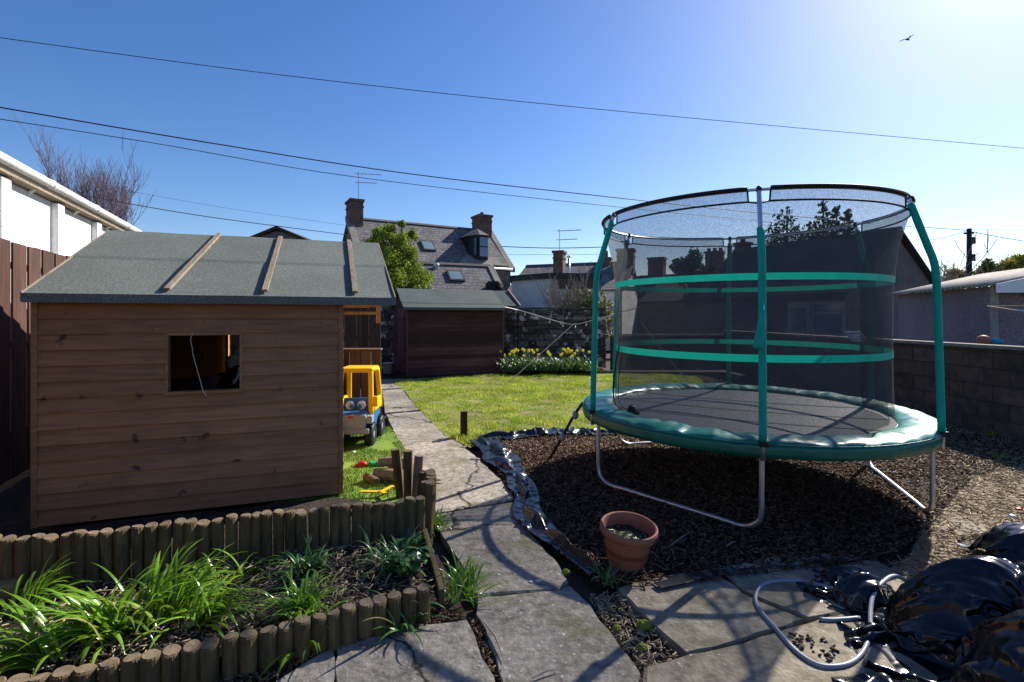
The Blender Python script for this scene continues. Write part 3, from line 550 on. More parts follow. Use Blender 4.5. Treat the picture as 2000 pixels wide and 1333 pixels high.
closeboard('board_fence', (-8.0, 11.9, 0), (-3.1, 12.1, 0), 2.0, m['darkfence'], 'dark board fence behind the playhouse beside the red shed')
closeboard('fence_panel', (-3.0, 7.12, 0), (-1.81, 7.12, 0), 1.10, m['oldfence'], 'short weathered fence panel standing behind the toy truck', topc=m['batten'], pw=.15, gap=.012, rail=False)
#@@BACK
# ---------------------------------------------------------------- white building on the left
wdir = Vector((-.42, 1, 0)); wn = Vector((1, .42, 0)).normalized()
def WP(Y, off=0, z=0): p = Vector((-6 - .42 * (Y - 6), Y, z)) + wn * off; p.z = z; return p
wb = thing('white_building', 'white painted block building with gutter beyond the left fence', 'building', WP(7.5, -.3))
b = MB(); a, c = WP(2.5, -.16), WP(11.0, -.16); b.prism([a, c, c - wn * 4, a - wn * 4], (0, 0, 3.28)); b.build('wall', m['white'], wb, world=True)
for Y in (3.2, 4.7, 6.2, 7.66, 9.16, 10.6):
    b = MB(); b.prism([WP(Y, -.17), WP(Y + .22, -.17), WP(Y + .22, -.07), WP(Y, -.07)], (0, 0, 3.27)); b.build('pilaster', m['white'], wb, world=True, bevel=.02)
b = MB(); b.prism([WP(2.5, -.02, 3.3), WP(11.2, -.02, 3.3), WP(11.2, -.5, 3.27), WP(2.5, -.5, 3.27)], (0, 0, .03)); b.build('soffit', m['batten'], wb, world=True)
b = MB(); b.prism([WP(2.5, -.05, 3.47), WP(11.2, -.05, 3.47), WP(11.2, -4.5, 3.9), WP(2.5, -4.5, 3.9)], (0, 0, .05)); b.build('roof', m['corr'], wb, world=True)
b = MB(); b.tube([WP(2.5, .0, 3.44), WP(5, 0, 3.44), WP(8, 0, 3.44), WP(11.3, 0, 3.44)], .062, 12)
for Y in (4, 5.6, 7.2, 8.8, 10.4): b.tube([WP(Y, 0, 3.44), WP(Y + .07, 0, 3.44)], .072, 12)
b.build('gutter', m['pvc'], wb, world=True, smooth=True)
b = MB(); b.prism([WP(2.5, -.06, 3.325), WP(11.2, -.06, 3.325), WP(11.2, -.1, 3.325), WP(2.5, -.1, 3.325)], (0, 0, .14)); b.build('fascia', m['pvc'], wb, world=True)
for Y in (3.3, 5.3, 7.0, 8.4, 9.8):
    b = MB(); b.bar(WP(Y, -.15, 3.24), WP(Y, -.03, 3.34), .03, .03); b.build('gutter_bracket', m['pvc'], wb, world=True)
# ---------------------------------------------------------------- houses in the background
def gabled(name, lab, e0, e1, zE, zR, depth, wallm, roofm, over=.15, cat='house', wz=0, ridge=True):
    """e0,e1: the eave line facing the camera (Vectors, ground xy); depth: away from camera"""
    e0 = Vector((e0[0], e0[1], 0)); e1 = Vector((e1[0], e1[1], 0)); u = (e1 - e0).normalized(); v = Vector((-u.y, u.x, 0)); rz = math.atan2(u.y, u.x); L = (e1 - e0).length
    root = thing(name, lab, cat, (e0.x, e0.y, wz), rz)
    b = MB(); D = depth; b.bx((0, 0, 0), (L, D, zE - wz)); b.prism([(0, 0, zE - wz), (0, D, zE - wz), (0, D / 2, zR - wz - .08)], (L, 0, 0)); b.build('wall', wallm, root)
    b = MB(); sl = (zR - zE) / (D / 2); o = over
    for sgn in (0, 1):
        ya = -o if sgn == 0 else D + o; z0 = zE - wz - o * sl
        b.prism([(-o, ya, z0), (-o, D / 2, zR - wz), (-o, D / 2, zR - wz + .08), (-o, ya, z0 + .08)], (L + 2 * o, 0, 0))
    rf = b.build('roof', roofm, root)
    if ridge:
        b = MB(); b.prism([(-o, D / 2 - .12, zR - wz + .05), (-o, D / 2, zR - wz + .16), (-o, D / 2 + .12, zR - wz + .05)], (L + 2 * o, 0, 0)); b.build('ridge_tiles', m['ridge'], rf)
    return root, rf, L
def skylight(rf, x, t, L, zE, zR, D, w=.6, h=.8, wz=0, dark=True):
    sl = (zR - zE) / (D / 2); y = D / 2 * t; z = zE - wz + (zR - zE) * t + .09; n = Vector((0, -sl, 1)).normalized(); up = Vector((0, 1, sl)).normalized(); c = Vector((x, y, z))
    b = MB(); X = Vector((1, 0, 0))
    def q(cc, w_, h_, t_): b.prism([cc - X * w_ / 2 - up * h_ / 2, cc + X * w_ / 2 - up * h_ / 2, cc + X * w_ / 2 + up * h_ / 2, cc - X * w_ / 2 + up * h_ / 2], n * t_)
    q(c - n * .05, w, h, .12); f = b.build('skylight', m['dark'], rf)
    b = MB(); q(c + n * .068, w - .14, h - .16, .012); b.build('pane', m['skylight'], f)
def chim(root, c, w, d, h, pots=2, mat=None, potm=None, poth=.35):
    b = MB(); x, y, z = c; b.bx((x - w / 2, y - d / 2, z), (x + w / 2, y + d / 2, z + h)); b.bx((x - w / 2 - .06, y - d / 2 - .06, z + h), (x + w / 2 + .06, y + d / 2 + .06, z + h + .12)); b.bx((x - w / 2 - .03, y - d / 2 - .03, z + h - .3), (x + w / 2 + .03, y + d / 2 + .03, z + h - .22))
    ch = b.build('chimney', mat or m['chimney'], root)
    for k in range(pots):
        b = MB(); px_ = x if pots == 1 else x + (k / (pots - 1) - .5) * (w - .3); b.lathe([(0, z + h + .12), (.12, z + h + .12), (.1, z + h + .12 + poth), (.12, z + h + .13 + poth), (.08, z + h + .12 + poth), (.07, z + h + .15)], (px_, y, 0), 10); b.build('chimney_pot', potm or m['potclay'], ch, smooth=True)
    return ch
def aerial(root, base, top, yaw=0, mat=None):
    b = MB(); b.tube([base, top], .025, 5); T = Vector(top); dx = Vector((math.cos(yaw), math.sin(yaw), 0)); ex = Vector((-dx.y, dx.x, 0))
    for zz, l in ((-.1, 1.1), (-.55, .9)):
        b.tube([T + Vector((0, 0, zz)) - dx * l, T + Vector((0, 0, zz)) + dx * .15], .018, 4)
        for k in range(7): q = T + Vector((0, 0, zz)) - dx * (l * k / 6); b.tube([q - ex * .2, q + ex * .2], .01, 4)
    return b.build('aerial', m['steel'], root)
# big stone house: eave left at Y~25, right at Y~31
E0 = at(706, 560, 24.0); E1 = at(997, 516, 28.0)
uu = Vector((E1.x - E0.x, E1.y - E0.y, 0)).normalized()
zE, zR = 4.4, 6.6
hs, hr, HL = gabled('stone_house', 'large stone house with slate roof, two tall chimneys and dormer window', (E0.x, E0.y), (E1.x, E1.y), zE, zR, 5.0, m['sandstone'], m['slate'], over=.12)
ca = ORG[hs.name].inverted()
def HPt(px, py, t):   # point on the front roof slope of the stone house seen at px (t = 0 eave .. 1 ridge)
    # solve x along eave so that the slope point projects to px
    for k in range(400):
        x = HL * k / 399 * 1.3 - .15 * HL; p = ORG[hs.name] @ Vector((x, 2.5 * t, 0))
        if p.x / p.y * 1000 + 1000 > px: break
    return x, p.y
chim(hs, (.25, 2.5, zR - .6), .62, 1.1, 1.45, 0)
chim(hs, (HL - .5, 2.5, zR - .4), .8, 1.0, 1.2, 1, poth=.2)
for gx_ in (-.22, HL - .15): b = MB(); b.prism([(gx_, -.2, zE - .1), (gx_, 2.5, zR + .15), (gx_, 2.5, zR - .1), (gx_, -.2, zE - .35)], (.33, 0, 0)); b.build('gable_coping', m['cap'], hr)
aerial(hs, (.45, 2.5, zR + .85), (.45, 2.5, zR + 2.5), R(160))
x, yy = HPt(836, 480, .33); skylight(hr, x, .36, HL, zE, zR, 5.0, .7, .85)
b = MB(); b.tube([(0, -.2, zE - .2), (HL, -.2, zE - .2)], .07, 8); b.build('gutter', m['pvc'], hs, smooth=True)
# dormer with canted front
x, yy = HPt(936, 490, .2); z0 = zE + .3
dm_ = MB(); w, dp = .58, 1.9
pl = [(x - w, .55), (x - w * .45, .0), (x + w * .45, .0), (x + w, .55), (x + w, 2.2), (x - w, 2.2)]
dm_.prism([(p[0], p[1], z0) for p in pl], (0, 0, 1.25)); dmo = dm_.build('dormer', m['dark'], hs)
b = MB(); rp = [(x - w - .12, .5, z0 + 1.25), (x - w * .5, -.13, z0 + 1.25), (x + w * .5, -.13, z0 + 1.25), (x + w + .12, .5, z0 + 1.25), (x + w + .12, 1.9, z0 + 1.25), (x - w - .12, 1.9, z0 + 1.25), (x, .75, z0 + 1.72), (x, 2.3, z0 + 1.72)]
b.add(rp, [(0, 1, 6), (1, 2, 6), (2, 3, 6), (3, 4, 7, 6), (5, 0, 6, 7), (0, 5, 4, 3, 2, 1)]); b.build('dormer_roof', m['slate'], dmo)
b = MB(); b.bx((x - w * .4, -.035, z0 + .12), (x + w * .4, -.005, z0 + 1.15)); f = b.build('window', m['glass'], dmo)
b = MB(); b.bx((x - w * .42, -.06, z0 + .62), (x + w * .42, -.036, z0 + .67)); b.build('frame', m['dark'], f)
b = MB(); b.bar((x - w * .72, .18, z0 + .2), (x - w * .72, .18, z0 + 1.1), .3, .02); b.build('window', m['glass'], dmo)
b = MB(); b.slab((x - w - .9, -.13, zE + .0), (x + w + .7, -.13, zE + .0), (x + w + .3, .45, zE + .50), (x - w - .2, .45, zE + .50), .04); b.build('lead_apron', m['cap'], hr)
# lower extension in front of the stone house
e0 = at(760, 600, 20.5); e1 = at(985, 600, 22.5)
xs, xr, XL = gabled('house_extension', 'low slate roofed extension with skylight in front of the stone house', (e0.x, e0.y), (e1.x, e1.y), 2.3, 3.95, 4.0, m['sandstone'], m['slate'], over=.1, cat='building')
skylight(xr, XL - 1.85, .62, XL, 2.3, 3.95, 4.0, .72, .75)
b = MB(); b.prism([(XL - .05, -.15, 2.3), (XL - .05, 2.0, 4.1), (XL - .05, 2.0, 3.85), (XL - .05, -.15, 2.05)], (.3, 0, 0)); b.build('gable_coping', m['cap'], xr)
b = MB(); b.lathe([(0, 3.6), (.08, 3.6), (.08, 3.9), (.13, 3.9), (.13, 4.0), (0, 4.02)], (XL - 2.6, 1.7, 0), 12); b.build('roof_vent', m['whitepaint'], xr, smooth=True)
b = MB(); b.lathe([(0, 2.4), (.33, 2.4), (.33, 2.95), (.36, 2.95), (.36, 3.1), (.28, 3.1), (.28, 3.18), (0, 3.2)], (XL - .35, .4, 0), 16); b.build('chimney', m['dark'], xs, smooth=False)
# gable peeping over the playhouse
gq = thing('gabled_house', 'small slate gable peak showing above the playhouse roof', 'house', at(540, 622, 32))
b = MB(); A_ = at(480, 470, 32); B_ = at(600, 470, 32); T_ = at(542, 448, 32); b.prism([Vector((A_.x, 32, 0)), Vector((B_.x, 32, 0)), B_, T_ - Vector((0, 0, .1)), A_], (0, 5, 0)); b.build('wall', m['slate'], gq, world=True)
b = MB(); b.prism([A_ + Vector((-.3, -.2, -.25)), T_ + Vector((0, -.2, 0)), T_ + Vector((0, -.2, .18)), A_ + Vector((-.3, -.2, -.05))], (0, 5.4, 0)); b.prism([T_ + Vector((0, -.2, 0)), B_ + Vector((.3, -.2, -.25)), B_ + Vector((.3, -.2, -.05)), T_ + Vector((0, -.2, .18))], (0, 5.4, 0)); b.build('roof', m['darkfence'], gq, world=True)
# cottage row
e0 = at(995, 567, 26); e1 = at(1215, 556, 24)
cs, cr, CL = gabled('cottage', 'low slate roofed cottage with aerial chimney behind the bare shrub', (e0.x, e0.y), (e1.x, e1.y), 2.9, 4.05 + .35, 6, m['render'], m['slate'], over=.15)
skylight(cr, 1.0, .35, CL, 2.9, 4.4, 6, .75, .8)
ch = chim(cs, (2.35, 1.0, 3.1), .5, .6, 1.75, 0, mat=m['chimney']); aerial(ch, (2.35, 1.0, 4.9), (2.35, 1.0, 6.1), R(185))
b = MB(); b.tube([(2.95, .6, 2.9), (2.95, .6, 4.55)], .06, 10); b.tube([(2.95, .6, 4.58), (2.95, .6, 4.66)], .11, 10); b.build('flue', m['steel'], cs, smooth=True)
chim(cs, (CL - 1.3, 3.0, 3.9), .5, .5, .75, 1, poth=.35)
chim(cs, (CL - .25, 3.0, 3.9), .85, .7, 1.15, 1, poth=.3)
b = MB(); b.bx((CL - 1.5, -.03, 1.0), (CL - .3, -.012, 2.35)); f = b.build('french_window', m['whitepaint'], cs)
b = MB()
for k in range(3): b.bx((CL - 1.42 + k * .37, -.045, 1.1), (CL - 1.12 + k * .37, -.032, 2.2))
b.build('pane', m['glass'], f)
# flat roofed extension
fx = thing('flat_roof_extension', 'pale rendered flat roofed extension left of the bare shrub', 'building', at(1075, 622, 21.5))
a0 = at(1000, 545, 22.0); a1 = at(1073, 538, 20.6); a2 = at(1170, 545, 20.9)
b = MB(); b.prism([Vector((a0.x, a0.y, 0)), Vector((a1.x, a1.y, 0)), Vector((a2.x, a2.y, 0)), Vector((a2.x + .3, a2.y + 3, 0)), Vector((a0.x, a0.y + 3, 0))], (0, 0, 3.15)); b.build('wall', m['render'], fx, world=True)
b = MB(); b.prism([Vector((a0.x - .1, a0.y - .1, 3.15)), Vector((a1.x, a1.y - .15, 3.15)), Vector((a2.x + .1, a2.y - .1, 3.15)), Vector((a2.x + .3, a2.y + 3, 3.15)), Vector((a0.x, a0.y + 3, 3.15))], (0, 0, .22)); b.build('roof', m['slatedark'], fx, world=True)
b = MB(); q0 = at(1080, 575, 20.5); b.bx((q0.x, q0.y - .02, 2.75), (q0.x + 1.7, q0.y + .1, 3.12)); b.build('timber_cladding', m['oldfence'], fx, world=True)
# houses seen through the net
e0 = at(1215, 560, 30); e1 = at(1420, 560, 27)
r2, rr2, L2 = gabled('terrace_house', 'grey terrace house with wide chimney seen through the left of the net', (e0.x, e0.y), (e1.x, e1.y), 2.5, 4.1, 6, m['sandstone'], m['slatedark'])
chim(r2, (1.2, 3.0, 3.6), .95, .7, 1.6, 0); chim(r2, (4.6, 3.0, 3.6), .95, .7, 1.75, 3, poth=.2)
e0 = at(1348, 566, 22.4); e1 = at(1650, 575, 16.6)
bh, br_, BL = gabled('bungalow', 'dark roofed bungalow with white window seen through the trampoline net', (e0.x, e0.y), (e1.x, e1.y), 2.45, 4.6, 6.0, m['darkrender'], m['slatedark'], over=.2)
chim(bh, (.3, 3.0, 4.1), .5, .5, .8, 1, poth=.2)
for xx in (BL * .92,):
    b = MB(); b.bx((xx - .55, -.06, .95), (xx + .55, .0, 2.1)); f = b.build('window', m['corr'], bh)
    b = MB(); b.bx((xx - .45, -.075, 1.05), (xx + .45, -.062, 1.7)); b.bx((xx - .45, -.075, 1.78), (xx + .45, -.062, 2.02)); b.build('pane', m['glass'], f)
b = MB(); b.bx((BL * .70, -.04, .05), (BL * .70 + .85, .0, 2.1)); f = b.build('door', m['corr'], bh); b = MB(); b.bx((BL * .70 + .15, -.055, 1.1), (BL * .70 + .7, -.042, 1.9)); b.build('pane', m['glass'], f)
b = MB(); b.tube([(0, -.25, 2.25), (BL, -.25, 2.25)], .05, 6); b.build('gutter', m['slatedark'], bh)
# ---------------------------------------------------------------- garage at right
gr = thing('garage', 'pebbledash garage with corrugated roof and white gable beyond the block wall', 'garage', (8.9, 10.5, 0))
A0 = Vector((8.5, 8.95, 0)); A1 = Vector((9.5, 12.6, 0)); gv = (A1 - A0).normalized(); gu = Vector((gv.y, -gv.x, 0)); GW = 3.4
b = MB(); b.prism([A0, A1, A1 + gu * .15, A0 + gu * .15], (0, 0, 2.12)); b.prism([A0 + gu * .15, A0 + gu * .42, A0 + gu * .42 + gv * .12, A0 + gu * .15 + gv * .12], (0, 0, 2.12)); b.prism([A1 + gu * .15 - gv * .1, A1 + gu * GW - gv * .1, A1 + gu * GW, A1 + gu * .15], (0, 0, 2.12)); b.build('wall', m['pebble'], gr, world=True)
b = MB(); b.prism([A0 + gu * .42 - gv * .02, A0 + gu * .50 - gv * .02, A0 + gu * .50 + gv * .1, A0 + gu * .42 + gv * .1], (0, 0, 2.1)); b.build('door_post', m['whitepaint'], gr, world=True)
b = MB(); b.prism([A0 - gu * .07 - gv * .01, A0 + gu * .0 - gv * .01, A0 + gv * .1, A0 - gu * .07 + gv * .1], (0, 0, 2.12)); b.build('corner_post', m['corr'], gr, world=True)
b = MB(); N_ = 96
ea = A0 - gu * .22 - gv * .35; rows = []
def rp_(s, t, up): return ea + gv * (s * (A1 - A0).length * 1.12) + gu * (t * 1.95) + Vector((0, 0, 2.13 + .45 * t + up))
vs = []
for i in range(N_ + 1):
    s_ = i / N_; up = .028 * math.sin(i * math.pi / 2); vs += [rp_(s_, 0, up), rp_(s_, 1, up)]
b.add(vs, [(2 * i, 2 * i + 2, 2 * i + 3, 2 * i + 1) for i in range(N_)])
vs = []
for i in range(N_ + 1):
    s_ = i / N_; up = .028 * math.sin(i * math.pi / 2); p = rp_(s_, 1, up); vs += [p, p + gu * 1.95 - Vector((0, 0, .45))]
b.add(vs, [(2 * i, 2 * i + 2, 2 * i + 3, 2 * i + 1) for i in range(N_)]); b.build('roof', m['corr'], gr, world=True, solid=.012, smooth=True)
b = MB(); q = ea - gv * .03; b.prism([q + Vector((0, 0, 2.13)), q + gu * 1.95 + Vector((0, 0, 2.60)), q + gu * 3.9 + Vector((0, 0, 2.13)), q + gu * 3.9 + Vector((0, 0, 1.98)), q + Vector((0, 0, 1.98))], gv * .03); b.build('gable_board', m['whitepaint'], gr, world=True)
b = MB(); b.prism([A0 + gu * .5 + gv * .3, A0 + gu * 2.7 + gv * .3, A0 + gu * 2.7 + gv * .34, A0 + gu * .5 + gv * .34], (0, 0, 2.0)); b.build('garage_door', m['oldfence'], gr, world=True)
# ---------------------------------------------------------------- trees
def leaves(name, centers, radii, n, size, mat, root, flatten=1, up=0):
    C = np.array(centers); Rr = np.array(radii); w = Rr ** 2; w = w / w.sum(); idx = rng.choice(len(C), n, p=w)
    d = rng.normal(size=(n, 3)); d /= np.linalg.norm(d, axis=1)[:, None]; rad = rng.uniform(.3, 1.6, n) ** .62
    c = C[idx] + d * (Rr[idx] * rad)[:, None] * np.array([1, 1, flatten]); a = rng.normal(size=(n, 3)); a[:, 2] += up; a /= np.linalg.norm(a, axis=1)[:, None]
    bb = np.cross(a, rng.normal(size=(n, 3))); bb /= np.linalg.norm(bb, axis=1)[:, None]; s = rng.uniform(.6, 1.3, n)[:, None] * size
    V = np.stack([c - a * s * .5, c + bb * s * .28, c + a * s * .5, c - bb * s * .28], 1).reshape(-1, 3); F = (np.arange(n) * 4)[:, None] + np.arange(4)
    o = np.array(ORG[root.name].translation); return fastmesh(name, V, F, mat, root, origin=o)
def branches(p, d, L, r, depth, segs, up=.15, spread=.5, nch=3, taper=.62, rnd=random):
    P = [p.copy()]; q = p.copy(); dd = d.normalized(); k = 4
    for i in range(k): dd = (dd + Vector((rnd.uniform(-1, 1), rnd.uniform(-1, 1), rnd.uniform(-1, 1))) * .13 + Vector((0, 0, up * .3))).normalized(); q = q + dd * L / k; P.append(q.copy())
    segs.append((P, [r * (1 - .45 * i / k) for i in range(k + 1)], depth))
    if depth > 0:
        for c_ in range(nch):
            t = rnd.uniform(.35, 1); i = min(int(t * k), k - 1); s = P[i].lerp(P[i + 1], t * k - i); rv = Vector((rnd.uniform(-1, 1), rnd.uniform(-1, 1), rnd.uniform(-.4, 1))).normalized()
            branches(s, (dd + rv * spread + Vector((0, 0, up))).normalized(), L * rnd.uniform(.55, .85), r * taper, depth - 1, segs, up, spread, nch, taper, rnd)
def twigtree(name, lab, base, h, r, depth, nst, mat, seed=1, spread=.5, up=.2, nch=3, group=None, cat='tree', lean=.25, barkm=None, minr=.006, L0=.45):
    rnd = random.Random(seed); root = thing(name, lab, cat, base, 0, group); segs = []
    b = MB(); T0 = Vector((0, 0, 0)); tp = Vector((0, 0, h * (.18 if nst > 1 else .25))); b.tube([T0 - Vector((0, 0, .05)), tp * .5, tp], [r * 1.5, r * 1.1, r], 7); b.build('trunk', barkm or mat, root)
    for k in range(nst):
        a = 2 * math.pi * k / nst + rnd.uniform(-.4, .4); d = Vector((math.cos(a) * lean, math.sin(a) * lean, 1)) ; branches(tp * rnd.uniform(.8, 1), d, h * L0, r * .6, depth, segs, up, spread, nch, .6, rnd)
    b = MB()
    for P, rs, dp in segs: b.tube(P, [max(x, minr) for x in rs], 3 if dp < 2 else 5, caps=False)
    b.build('crown', mat, root); return root
p = at(205, 622, 30); p.z = 0
twigtree('bare_tree', 'bare purplish tree rising behind the white building', p, 10.2, .15, 5, 8, m['twig'], seed=3, spread=.6, up=.32, nch=3, lean=.6, minr=.007, L0=.36)
p = at(1110, 622, 18.5); p.z = 0
twigtree('bare_shrub', 'bare tangled shrub with pale stems behind the stone wall', p, 3.0, .05, 3, 9, m['twigpale'], seed=5, spread=.7, up=.2, nch=3, lean=.6, cat='shrub', minr=.012, L0=.42)
p = at(1155, 622, 18.3); p.z = 0
lb = thing('hedge_bush', 'olive green bush to the right of the bare shrub', 'bush', p); leaves('foliage', [(p.x, p.y, 1.9), (p.x + .3, p.y, 1.5), (p.x - .4, p.y, 2.0)], [.55, .6, .5], 2200, .13, m['shrub'], lb)
b = MB(); b.tube([p, p + Vector((0, 0, 1.4))], .04, 6); b.build('trunk', m['bark'], lb, world=True)
def leafy(name, lab, px, Y, blobs, n, size, mat, cat='tree', ns_=3.2, group=None):
    base = Vector(((px - 1000) / 1000 * Y, Y, 0)); root = thing(name, lab, cat, base, 0, group); C = []; Rr = []
    for (bx_, by_, br) in blobs:
        c0 = at(bx_, by_, Y + random.uniform(-.3, .3)); r0 = br / 1000 * Y
        for k in range(int(9)):
            d = Vector((random.gauss(0, 1), random.gauss(0, 1), random.gauss(0, 1))).normalized(); C.append(tuple(c0 + d * r0 * random.uniform(.3, .95))); Rr.append(r0 * random.uniform(.22, .48))
    b = MB(); top = min(blobs, key=lambda q: q[1]); tp = at(top[0], top[1] + top[2] * .3, Y); b.tube([base - Vector((0, 0, .05)), base.lerp(tp, .3) + Vector((.1, 0, 0)), base.lerp(tp, .65), tp], [.16, .12, .08, .02], 7); b.build('trunk', m['bark'], root, world=True)
    b = MB()
    for c_, r_ in zip(C[::2], Rr[::2]): s_ = base.lerp(tp, random.uniform(.3, .8)); e = Vector(c_); b.tube([s_, s_.lerp(e, .5) + Vector((0, 0, .1)), e], [.04, .025, .008], 4, caps=False)
    b.build('limbs', m['bark'], root, world=True)
    leaves('crown', C, Rr, n, size, mat, root); return root
leafy('green_tree', 'dense yellowish green tree rising behind the playhouse roof', 762, 19, [(735, 480, 30), (775, 470, 26), (760, 520, 42), (800, 545, 38), (720, 500, 28), (830, 570, 22), (785, 500, 30), (786, 437, 9), (765, 447, 8), (800, 460, 14), (760, 570, 50), (745, 455, 20), (815, 560, 30), (800, 510, 28)], 34000, .085, m['bush'])
def conifer(lab, px, py0, py1, w, Y, n=2600, group='conifers behind the bungalow'):
    base = Vector(((px - 1000) / 1000 * Y, Y, 0)); tp = at(px, py0, Y); root = thing('conifer', lab, 'tree', base, 0, group)
    b = MB(); b.tube([base, base.lerp(tp, .98)], [.22, .03], 7); b.build('trunk', m['bark'], root, world=True)
    C = []; Rr = []; H = (py1 - py0) / 1000 * Y
    for k in range(46):
        t = (k / 45) ** 1.0; rad = w * 2.9 / 1000 * Y * (t ** .8 * .9 + .035) * random.uniform(.6, 1.15); a = k * 2.4; z = tp.z - .2 - t * H
        C.append((tp.x + math.cos(a) * rad * .6, tp.y + math.sin(a) * rad * .6, z)); Rr.append(max(.15, rad * .42))
    leaves('crown', C, Rr, n * 3, .24, m['conifer'], root, flatten=.6, up=.6); return root
conifer('pointed conifer standing alone left of the others through the net', 1537, 400, 620, 46, 34, 4200)
conifer('tallest narrow conifer top through the net above the bungalow', 1608, 390, 600, 26, 33, 3400)
conifer('middle narrow conifer top just right of the tallest one', 1634, 400, 600, 20, 32.5, 2800)
conifer('rightmost narrow conifer top beside the middle one', 1656, 406, 600, 16, 32, 2400)
conifer('low broad conifer between the lone one and the tall group', 1580, 432, 600, 30, 34.5, 3000)
leafy('background_tree', 'sparse dark tree seen through the net beside the terrace chimneys', 1350, 24, [(1350, 515, 26), (1330, 530, 22), (1385, 530, 22), (1352, 492, 9), (1320, 520, 12)], 3800, .16, m['conifer'])
for k, (px, Y, hh, lab) in enumerate([(1790, 22, 4.3, 'bare spreading branches behind the trampoline pole right side'), (1850, 24, 4.0, 'bare thin branches left of the utility pole'), (1960, 40, 7.2, 'bare faint tree far behind the garage roof')]):
    p = Vector(((px - 1000) / 1000 * Y, Y, 0)); twigtree('bare_tree', lab, p, hh, .09, 3, 6, m['twigpale'] if k < 2 else m['twig'], seed=20 + k, spread=.8, up=.1, lean=.7, minr=.013, L0=.42)
leafy('yellow_tree', 'yellow leaved tree behind the garage roof at far right', 1980, 36, [(1985, 520, 24), (1960, 530, 22), (2015, 525, 30)], 3200, .28, m['yellowtree'])
leafy('autumn_bush', 'orange brown bush just behind the garage roof', 1868, 30, [(1868, 545, 20), (1885, 548, 16), (1850, 552, 10)], 2200, .2, m['orangetree'])
leafy('green_bush', 'grey green bush between utility pole and yellow tree', 1925, 33, [(1925, 530, 20), (1935, 540, 20), (1908, 540, 16)], 2200, .2, m['shrub'])
# utility pole and wires
p = at(1893, 447, 30); up_ = thing('utility_pole', 'dark wooden utility pole rising behind the garage roof', 'utility pole', (p.x, p.y, 0))
b = MB(); b.tube([(0, 0, 0), (0, 0, p.z)], [.17, .12], 10); b.build('pole', m['polewood'], up_, smooth=True)
b = MB(); b.bx((.05, -.1, p.z - .9), (.3, .12, p.z - .5)); b.bx((-.25, -.1, p.z - .32), (.2, .1, p.z - .22)); b.bx((.05, -.1, p.z - 1.9), (.28, .1, p.z - 1.5)); b.build('switch_box', m['dark'], up_)
def wire(lab, pts, r, n=12):
    P = [at(*q) for q in pts]; b = MB(); b.tube(spline(P, n), r, 5); o = b.build('overhead_wire', m['wire'], world=True); return tag(o, lab, 'wire', 'overhead wires')
wire('highest thin overhead wire crossing the whole sky', [(-60, 66, 11), (500, 141, 12.5), (1000, 197, 14), (1500, 245, 16), (2100, 299, 18)], .009)
wire('thick black overhead wire sloping down to the net', [(-60, 200, 11), (400, 278, 13), (800, 340, 15.5), (1215, 388, 18), (1500, 418, 21), (1700, 437, 24)], .016)
wire('thin overhead wire just below the thick black one', [(-60, 224, 11), (300, 280, 12.5), (700, 347, 15), (1190, 403, 18), (1560, 440, 22)], .010)
wire('dark overhead wire running down to the left house chimney', [(130, 376, 16), (400, 423, 20), (676, 459, 24.5)], .016)
wire('faint upper wire ending near the left house chimney', [(230, 370, 26), (450, 408, 26), (672, 440, 26)], .006)
wire('level wire running right from the stone house', [(980, 482, 28), (1080, 485, 28), (1180, 483, 28)], .022)
wire('lower level wire behind the cottage aerial', [(985, 497, 30), (1090, 498, 30), (1180, 497, 30)], .010)
wire('wire from the utility pole leftwards behind the green pole', [(1770, 443, 30), (1830, 446, 30), (1893, 451, 30)], .016)
wire('wire dropping from the utility pole to lower left', [(1800, 472, 28), (1850, 463, 29), (1893, 450, 30)], .013)
wire('wire from the utility pole sloping down to the right', [(1893, 452, 30), (1950, 463, 29), (2080, 485, 28)], .018)
wire('thin wire from the utility pole level to the right', [(1893, 449, 30), (2000, 450, 30), (2080, 447, 30)], .010)
# bird
bc = at(1772, 78, 30); bi = thing('bird', 'small dark bird gliding high in the pale right sky', 'bird', bc, R(20)); bi.scale = (.75, .75, .75)
b = MB(); b.tube([(-.28, 0, 0), (-.2, 0, .01), (-.08, 0, .02), (.05, 0, .02), (.16, 0, .03), (.22, 0, .03), (.27, 0, .02)], [.01, .03, .06, .065, .035, .032, .005], 8)
for s_ in (-1, 1): b.add([(.08, 0, .03), (-.06, 0, .03), (-.07, s_ * .25, .14), (.06, s_ * .25, .15), (-.14, s_ * .52, .09), (-.08, s_ * .53, .09)], [(0, 1, 2, 3), (3, 2, 4, 5)])
b.build('body', m['polewood'], bi, solid=.012)
#@@FRONT
# ---------------------------------------------------------------- trampoline
TC = Vector((2.27, 5.08, 0)); RR = 1.50; TH0 = R(11.2)
def rz_(x, y): return .69 + .010 * (y - TC.y)
def TP(th, r, dz=0, base='rim'):
    x = TC.x + r * math.cos(th); y = TC.y + r * math.sin(th); return Vector((x, y, (rz_(x, y) if base == 'rim' else 0) + dz))
tr = thing('trampoline', 'large round green trampoline with black safety net enclosure', 'trampoline', TC)
NS = 144
ths = [2 * math.pi * k / NS for k in range(NS)]
b = MB(); b.tube([TP(t, 1.49, -.03) for t in ths], .021, 8, closed=True); b.build('rim', m['steel'], tr, world=True, smooth=True)
b = MB(); vs = [TP(0, 0, -.055)]
rr_ = [.15, .35, .55, .75, .95, 1.12, 1.27]
for r in rr_:
    for t in ths: vs.append(TP(t, r, -.055 + .025 * (r / 1.22) ** 2 + .002 * nz(r * 3, t)))
fs_ = [(0, 1 + k, 1 + (k + 1) % NS) for k in range(NS)]
